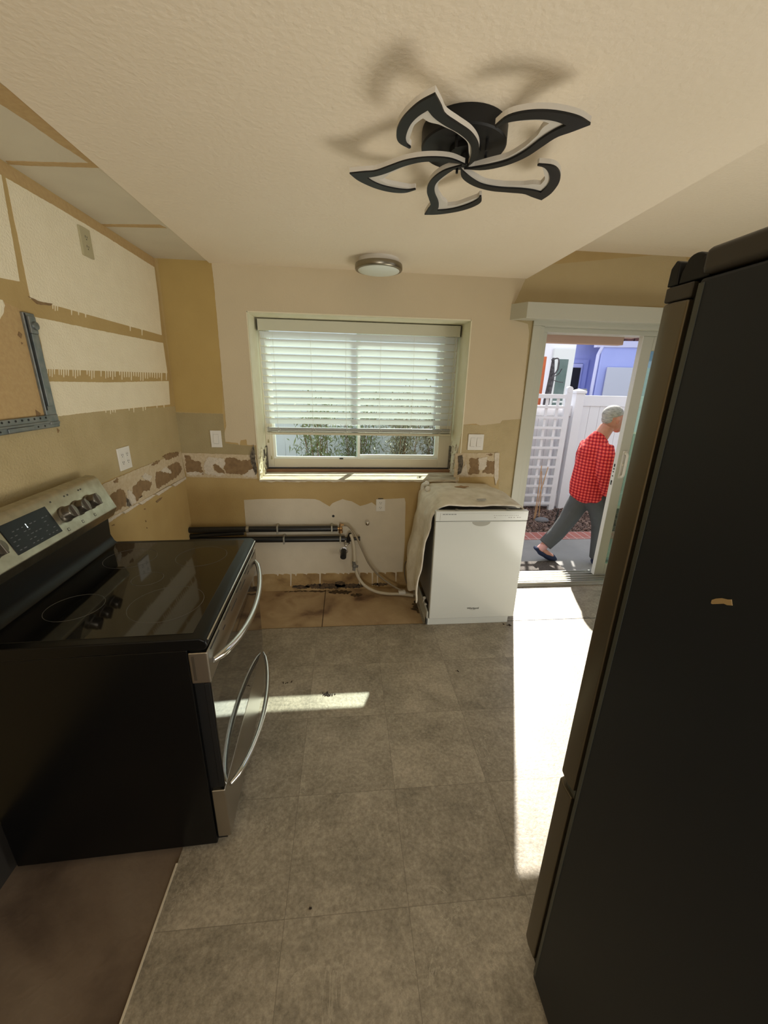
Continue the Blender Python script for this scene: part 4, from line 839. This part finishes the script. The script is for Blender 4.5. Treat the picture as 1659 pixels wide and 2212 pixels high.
def post(x0, x1, y0, y1, zt, label, cap):
    r = tag(empty('fence_post', ((x0+x1)/2, (y0+y1)/2, GZ)), label, 'fence post')
    o = MB().box(x0, x1, y0, y1, GZ-.05, zt).build('shaft', PVC, r, bevel=.003); o.location = -Vector(r.location)
    c = ((x0+x1)/2, (y0+y1)/2)
    if cap == 'pyr':
        m = MB().box(x0-.015, x1+.015, y0-.015, y1+.015, zt, zt+.03); i = len(m.v)
        m.v += [(x0-.01, y0-.01, zt+.03), (x1+.01, y0-.01, zt+.03), (x1+.01, y1+.01, zt+.03), (x0-.01, y1+.01, zt+.03), (c[0], c[1], zt+.06)]
        m.f += [(i, i+1, i+4), (i+1, i+2, i+4), (i+2, i+3, i+4), (i+3, i, i+4)]
    else: m = MB().tube([(c[0], y0-.004, zt), (c[0], y1+.004, zt)], (x1-x0)/2, 20)
    k = m.build('cap', PVC, r); k.location = -Vector(r.location)
post(4.385, 4.51, 2.50, 2.63, 1.575, 'thick white fence post with pyramid cap beside the trellis', 'pyr')
post(4.205, 4.29, 2.44, 2.49, 1.62, 'slim white post with rounded top at the trellis right edge', 'dome')
# trellis
tx0, tx1, ty = 3.06, 4.20, 2.43
tl = tag(empty('lattice_trellis', ((tx0+tx1)/2, ty, 0)), 'white square lattice trellis panel in front of the fence', 'trellis')
def tp(b, n): o = b.build(n, PVC, tl); o.location = -Vector(tl.location)
tp(MB().box(tx0, tx1, ty-.02, ty+.02, 1.50, 1.555), 'rail'); tp(MB().box(tx0, tx1, ty-.015, ty+.015, -.02, .015), 'rail')
x = tx1-.105
while x > tx0: tp(MB().box(x-.019, x+.019, ty, ty+.012, .0, 1.51), 'upright_slat'); x -= .155
for k in range(10): z = .125+k*.14; tp(MB().box(tx0, tx1, ty-.012, ty, z-.017, z+.017), 'cross_slat')
for (a, c) in (((3.83, 1.95), (3.70, .66)), ((3.90, 1.98), (3.745, .65)), ((3.87, 1.93), (3.79, .60))): pass
for k, (xb, xt, zt, lab) in enumerate(((3.79, 3.80, .64, 'leftmost bamboo stake leaning before the trellis'), (3.80, 3.845, .62, 'middle bamboo stake leaning before the trellis'), (3.86, 3.815, .56, 'rightmost bamboo stake leaning before the trellis'))):
    tag(MB().tube([(xb, 2.03, GZ-.03), ((xb+xt)/2+.004, 2.04, .25), (xt+.05*(k == 1), 2.06, zt)], .006, 8).build('bamboo_stake', BAMBOO, smooth=True), lab, 'stake', 'bamboo stakes in the mulch')
tag(MB().tube([(3.97, 1.80, GZ-.04), (4.005, 1.82, .10)], .012, 8).build('garden_spike', RUBBER, smooth=True), 'short black garden spike standing in the wood chips', 'spike')
# header beam over the door outside
PINK = mat('pink_beam_paint', (.62, .44, .36), .7)
struct(MB().box(2.3, 3.42, .30, .37, 1.985, 2.045).box(2.3, 3.55, .30, .40, 2.045, 2.12).build('trim_2', PINK, bevel=.003))
# neighbour house
LIT = mat('neighbour_white_stucco', (.92, .89, .93), .85, var=(.88, .85, .89), scale=2, bump=.4, bscale=40)
BLU_SHADE = mat('neighbour_shaded_stucco', (.38, .43, .80), .85, var=(.33, .38, .74), scale=1.5)  # bluish shade of the white house put into the stucco colour
nb = tag(empty('neighbour_house', (8, 7, GZ)), 'white stucco house beyond the fence, shaded walls coloured periwinkle', 'house')
def hp_(b, n, m, par=None, **k): o = b.build(n, m, par or nb, **k); o.location = -Vector(nb.location) if par is None else (0, 0, 0); return o
hp_(MB().box(-3, 6.24, 6.0, 6.3, GZ, 3.6), 'white_wing_wall', LIT)
def pt(px, py, y): p = W(px, py, 'y', y); return p.x, p.z
# window in white wing
a0, z1 = pt(1204, 776, 5.98); a1, _ = pt(1225, 779, 5.98); 
fr_ = hp_(MB().box(a0-.12, a1+.14, 5.93, 6.0, .4, z1+.22), 'window_frame', WHITE, bevel=.01)
hp_(MB().box(a0, a1, 5.915, 5.93, .5, z1), 'pane', mat('reflective_dark_glass', (.05, .10, .07), .08, var=(.12, .17, .14), scale=3, spec=1), fr_)
hp_(MB().box(a0, a1, 5.905, 5.915, z1-.92, z1-.88), 'muntin', WHITE, fr_)
# recessed wall with doorway, blue shade put into its colour
hp_(MB().box(6.0, 9.2, 7.8, 8.0, GZ, 3.6), 'recessed_wall', BLU_SHADE)
d0, dz = pt(1232, 794, 7.78); d1, _ = pt(1252, 795, 7.78)
hp_(MB().box(d0-.6, d1+.06, 7.73, 7.8, GZ, dz+.10), 'door_frame', mat('shaded_blue_trim', (.52, .56, .86), .6), bevel=.01)  # trim tinted with the same bluish shade
hp_(MB().box(d0-.45, d1, 7.71, 7.73, GZ, dz), 'dark_doorway', SLOT)
e1, ez = pt(1273, 777, 7.76)
hp_(MB().box(d1+.07, e1, 7.76, 7.799, GZ, dz+.11).box(d0-.6, e1, 7.76, 7.799, dz+.11, ez), 'outer_trim', BLU_SHADE)
# projecting garage wing
g0, _ = pt(1298, 762, 6.6)
hp_(MB().prism([(g0+.02, 6.62), (g0+.06, 6.6), (g0+6, 5.4), (g0+6, 7.7), (g0+.85, 7.7)], 'z', GZ, 2.65), 'garage_wall', BLU_SHADE)
q0, qz = pt(1313, 793, 6.5); 
hp_(MB().prism([(q0, 6.54), (q0+3, 5.94), (q0+3, 5.90), (q0, 6.50)], 'z', GZ, qz), 'garage_door', mat('garage_door_grey', (.50, .52, .60), .6), bevel=.01)
hp_(MB().quadbox([(g0-.12, 6.62, 2.56), (g0+6, 5.25, 2.56), (g0+6, 5.37, 2.56), (g0-.12, 6.74, 2.56), (g0-.12, 6.58, 2.70), (g0+6, 5.21, 2.70), (g0+6, 5.37, 2.70), (g0-.12, 6.74, 2.70)]), 'gutter', mat('lavender_gutter', (.60, .62, .86), .5), bevel=.01)
hp_(MB().tube([(g0+.02, 6.60, 2.6), (g0-.02, 6.66, 2.4), (g0-.04, 6.68, GZ)], .04, 8), 'downpipe', MATS['lavender_gutter'])
ROOF = mat('red_clay_tile', (.16, .06, .05), .9, var=(.05, .03, .03), scale=8)
b = MB()
for k in range(26):
    x = g0-.1+k*.22; y = 6.62-(k*.22)*.228; b.tube([(x, y, 2.74), (x+.25, y+1.6, 3.5)], .11, 8)
hp_(b, 'tile_roof', ROOF)
mb_ = hp_(MB().box(g0-.30, g0-.16, 6.62, 6.7, 1.40, 1.62), 'meter_box', DGREY, bevel=.02)
# orange post and rough trunk
op, oz = pt(1165, 800, 4.4)
tag(MB().box(op-.10, op+.06, 4.3, 4.45, GZ, 2.16).build('timber_post', mat('orange_stained_timber', (.55, .13, .04), .7, var=(.45, .10, .035), scale=6)), 'orange stained timber post behind the trellis', 'post')
tk = tag(empty('vine_trunk', (op+.15, 4.25, GZ)), 'rough grey vine trunk beside the orange post', 'trunk')
BARK = mat('grey_bark', (.11, .10, .105), .95, var=(.035, .03, .032), scale=18, bump=1, bscale=30)
o = MB().tube([(op+.10, 4.22, GZ), (op+.12, 4.22, .6), (op+.13, 4.22, 1.4), (op+.17, 4.24, 1.8), (op+.16, 4.25, 2.14)], [.06, .055, .055, .05, .02], 12).build('trunk', BARK, tk, smooth=True); o.location = -Vector(tk.location)
o = MB().tube(arc([(op+.17, 4.24, 1.82), (op+.26, 4.2, 1.86), (op+.32, 4.2, 1.96)], 5), .008, 6).tube(arc([(op+.17, 4.24, 1.78), (op+.28, 4.2, 1.74), (op+.38, 4.2, 1.73)], 5), .006, 6).tube(arc([(op+.1, 4.2, 2.1), (op+.2, 4.15, 2.12), (op+.22, 4.15, 1.95), (op+.12, 4.15, 1.8)], 5), .012, 6).build('twig', BARK, tk, smooth=True); o.location = -Vector(tk.location)
# shrubs beyond the kitchen window
LEAF = [mat('olive_leaf', (.15, .18, .07), .6, var=(.27, .29, .14), scale=9), mat('dusty_leaf', (.19, .18, .11), .6, var=(.34, .30, .20), scale=9)]
def shrub(x, y, h, rad, n, k, label):
    r = tag(empty('oleander_bush', (x, y, GZ)), label, 'bush', 'oleander bushes outside the kitchen window'); st_ = MB(); lf_ = MB()
    for s in range(11):
        a = random.uniform(0, 6.28); t = random.uniform(.3, 1); tip = Vector((math.cos(a)*rad*t, math.sin(a)*rad*t*.8, h*random.uniform(.75, 1)))
        P = arc([(0.03*math.cos(a), .03*math.sin(a), 0), (tip.x*.45+random.uniform(-.05, .05), tip.y*.45, tip.z*.45), tip], 6); st_.tube(P, [.007-.004*i/len(P) for i in range(len(P))], 6)
        for q in range(n//11):
            p = P[random.randint(4, len(P)-1)] + Vector((random.gauss(0, .09), random.gauss(0, .09), random.gauss(0, .09)))
            M_ = Euler((random.uniform(-1, 1), random.uniform(-1.2, 1.2), random.uniform(0, 6.28))).to_matrix(); L_ = random.uniform(.03, .06)
            i = len(lf_.v); lf_.v += [tuple(p + M_ @ Vector(c)) for c in ((-L_, 0, 0), (0, .008, .002), (L_, 0, -.004), (0, -.008, .002))]; lf_.f.append((i, i+1, i+2, i+3))
    st_.build('stems', WOOD, r, smooth=True); lf_.build('foliage', LEAF[k], r)
shrub(.88, 1.72, 1.62, .22, 1500, 0, 'green oleander bush behind the left window pane'); shrub(1.36, 2.2, 1.6, .24, 1500, 0, 'green oleander bush behind the window centre mullion')
shrub(1.80, 1.6, 1.62, .24, 1800, 1, 'dusty oleander bush behind the right window pane'); shrub(2.36, 2.1, 1.66, .26, 1800, 1, 'dusty oleander bush furthest right outside the window')
# ------------------------------------------------------------------ MAN
mn = tag(empty('person', (3.63, 0.69, GZ)), 'grey haired man in red check shirt and charcoal trousers walking past with hand in pocket', 'person')
ML = Vector((3.66, 0.69, GZ))
def remesh(o, vox, sm=4, mat_=None):
    m = o.modifiers.new('remesh', 'REMESH'); m.mode = 'VOXEL'; m.voxel_size = vox; m.use_smooth_shade = True
    s = o.modifiers.new('smooth', 'SMOOTH'); s.factor = .5; s.iterations = sm
def mm(b, name, m, par=None, vox=None, sm=4, **k):
    o = b.build(name, m, par or mn, **k); o.location = -ML if par is None else (0, 0, 0)
    if vox: remesh(o, vox, sm)
    return o
yR, yL = -0.085, 0.03; Y0 = 0.69
def V(x, y, z): return (x, Y0+y, z)
B = MB()
FX = (1, 0, 0)
B.tube([V(3.67, 0, .66), V(3.66, 0, .78), V(3.665, 0, .90), V(3.66, 0, 1.02), V(3.645, 0, 1.12), V(3.635, 0, 1.17)], [(.09, .15), (.115, .165), (.12, .16), (.115, .175), (.09, .17), (.05, .08)], 20, ref=FX)
B.tube([V(3.64, 0, 1.14), V(3.685, 0, 1.23), V(3.72, 0, 1.30)], [(.072, .075), (.068, .068), (.066, .062)], 14)
hc = Vector(V(3.772, 0, 1.370))
B.ball(hc + Vector((-.012, 0, .014)), (.098, .078, .104), 20, 14)
B.ball(hc + Vector((.035, 0, -.045)), (.060, .056, .070), 16, 10); B.ball(hc + Vector((.052, 0, -.098)), (.036, .036, .028), 12, 8); B.ball(hc + Vector((.01, 0, -.062)), (.062, .060, .052), 14, 10)
B.tube([hc+Vector((.085, 0, .015)), hc+Vector((.104, 0, -.022)), hc+Vector((.098, 0, -.036))], [.010, .015, .012], 10)
B.tube([hc+Vector((.088, -.018, -.062)), hc+Vector((.098, 0, -.060)), hc+Vector((.088, .018, -.062))], [.006, .008, .006], 8)
for s in (-1, 1): B.tube([hc+Vector((-.005, s*.072, .016)), hc+Vector((-.012, s*.082, .0)), hc+Vector((-.006, s*.078, -.026)), hc+Vector((.004, s*.070, -.034))], [.013, .016, .012, .007], 10)
# arms
B.tube([V(3.65, -.16, 1.10), V(3.63, -.215, 1.00), V(3.625, -.245, .87)], [.052, .046, .040], 12); B.tube([V(3.625, -.245, .87), V(3.67, -.25, .76), V(3.715, -.235, .665)], [.040, .034, .027], 12)
B.tube([V(3.65, .16, 1.10), V(3.66, .20, .98), V(3.67, .21, .86)], [.052, .046, .040], 12); B.tube([V(3.67, .21, .86), V(3.73, .20, .74), V(3.775, .18, .65)], [.040, .034, .027], 12)
def hand(c, side, d):
    c = Vector(c); d = Vector(d).normalized(); sd = Vector((1, 0, 0)); sd = (sd - d*sd.dot(d)).normalized(); nn = d.cross(sd)
    B.tube([c, c+d*.045, c+d*.085], [(.024, .015), (.038, .014), (.036, .013)], 12, ref=sd)
    for k, (o_, L_) in enumerate(((-.028, .058), (-.010, .070), (.009, .075), (.027, .066))):
        p = c+d*.080+sd*o_; B.tube([p, p+d*L_*.45+nn*side*.006, p+d*L_*.75+nn*side*.016, p+d*L_*.92+nn*side*.028], [.0088, .0083, .0078, .006], 8)
    p = c+d*.02+sd*.026; B.tube([p, p+d*.035+sd*.024, p+d*.062+sd*.022], [.011, .0095, .007], 8)
hand(V(3.715, -.235, .665), 1, (.25, 0, -1)); hand(V(3.775, .18, .65), -1, (.2, 0, -1))
# legs: right leg (near) forward, left leg trailing
B.tube([V(3.68, yR, .70), V(3.75, yR, .50), V(3.80, yR, .33)], [.085, .068, .052], 14); B.tube([V(3.80, yR, .33), V(3.815, yR, .16), V(3.845, yR, -.03)], [.052, .054, .036], 14)
B.tube([V(3.66, yL, .70), V(3.57, yL, .50), V(3.50, yL, .34)], [.085, .068, .052], 14); B.tube([V(3.50, yL, .33), V(3.40, yL, .17), V(3.27, yL, .035)], [.052, .054, .036], 14)
B.tube([V(3.82, yR, -.075), V(3.90, yR, -.08), V(4.03, yR, -.09)], [(.040, .036), (.036, .044), (.02, .045)], 12)
B.tube([V(3.24, yL, .035), V(3.32, yL, -.025), V(3.42, yL, -.085)], [(.036, .036), (.034, .044), (.022, .045)], 12)
body = mm(B, 'body', SKIN, vox=.006, sm=3)
ey = MB()
for s in (-1, 1): ey.ball(hc+Vector((.078, s*.028, .012)), .010, 10, 8)
mm(ey, 'eyes', mat('eye_white', (.7, .68, .62), .2), smooth=True)
# hair
H = MB(); H.ball(hc+Vector((-.022, 0, .047)), (.100, .079, .084), 22, 14); H.ball(hc+Vector((-.060, 0, .004)), (.054, .068, .060), 18, 12)
mm(H, 'hair', HAIR, vox=.007, sm=2)
# shirt
S = MB()
S.tube([V(3.655, 0, .585), V(3.652, 0, .62), V(3.650, 0, .72), V(3.655, 0, .85), V(3.650, 0, 1.0), V(3.635, 0, 1.12), V(3.645, 0, 1.195), V(3.665, 0, 1.225)], [(.135, .185), (.165, .20), (.175, .205), (.170, .195), (.145, .20), (.112, .175), (.078, .085), (.064, .066)], 26, ref=FX)
S.ball(V(3.70, 0, .82), (.15, .16, .17), 18, 12); S.ball(V(3.60, 0, .63), (.11, .17, .09), 16, 10); S.ball(V(3.57, 0, 1.04), (.075, .13, .11), 14, 10)
S.tube([V(3.645, -.14, 1.12), V(3.63, -.205, 1.03), V(3.62, -.25, .87)], [.074, .080, .076], 14); S.tube([V(3.62, -.25, .89), V(3.66, -.255, .78), V(3.705, -.238, .69)], [.074, .066, .048], 14)
S.tube([V(3.645, .14, 1.12), V(3.66, .20, 1.0), V(3.67, .215, .87)], [.074, .078, .072], 14); S.tube([V(3.67, .215, .89), V(3.72, .205, .76), V(3.765, .185, .67)], [.070, .064, .050], 14)
sh = mm(S, 'shirt', SHIRTM, vox=.008, sm=4)
mm(MB().tube([V(3.600, -.055, 1.205), V(3.61, 0, 1.235), V(3.600, .055, 1.205)], [(.010, .022)]*3, 8).tube(arc([V(3.60, -.05, 1.21), V(3.65, -.075, 1.19), V(3.71, -.05, 1.155), V(3.735, -.01, 1.12)], 4), [(.020, .010)]*13, 8), 'collar', SHIRTM, vox=.006, sm=2)
# trousers
T_ = MB()
T_.tube([V(3.665, 0, .78), V(3.665, 0, .66), V(3.67, 0, .585)], [(.13, .17), (.14, .185), (.11, .175)], 22, ref=FX)
T_.tube([V(3.67, yR, .66), V(3.75, yR, .48), V(3.80, yR, .33), V(3.82, yR, .14), V(3.835, yR, -.045)], [.118, .102, .090, .082, .078], 16)
T_.tube([V(3.65, yL, .66), V(3.565, yL, .48), V(3.50, yL, .335), V(3.41, yL, .19), V(3.30, yL, .065)], [.118, .102, .088, .080, .074], 16)
T_.ball(V(3.58, 0, .64), (.085, .14, .10), 14, 10)
mm(T_, 'trousers', TROUS, vox=.008, sm=4)
mm(MB().tube([V(3.30, yL, .06), V(3.25, yL, .01)], [.042, .040], 14), 'ankle', SKINP, smooth=True)
for y, pts, rr in ((yR, [V(3.785, yR, -.085), V(3.86, yR, -.082), V(3.95, yR, -.085), V(4.045, yR, -.096)], [(.034, .040), (.038, .048), (.034, .052), (.016, .044)]),
                   (yL, [V(3.195, yL, .035), V(3.26, yL, -.02), V(3.34, yL, -.060), V(3.44, yL, -.102)], [(.020, .038), (.032, .048), (.040, .052), (.020, .046)])):
    mm(MB().tube(arc(pts, 3), [rr[min(3, int(i/3))] for i in range(len(arc(pts, 3)))], 14), 'slipper', NAVY, vox=.008, sm=5)
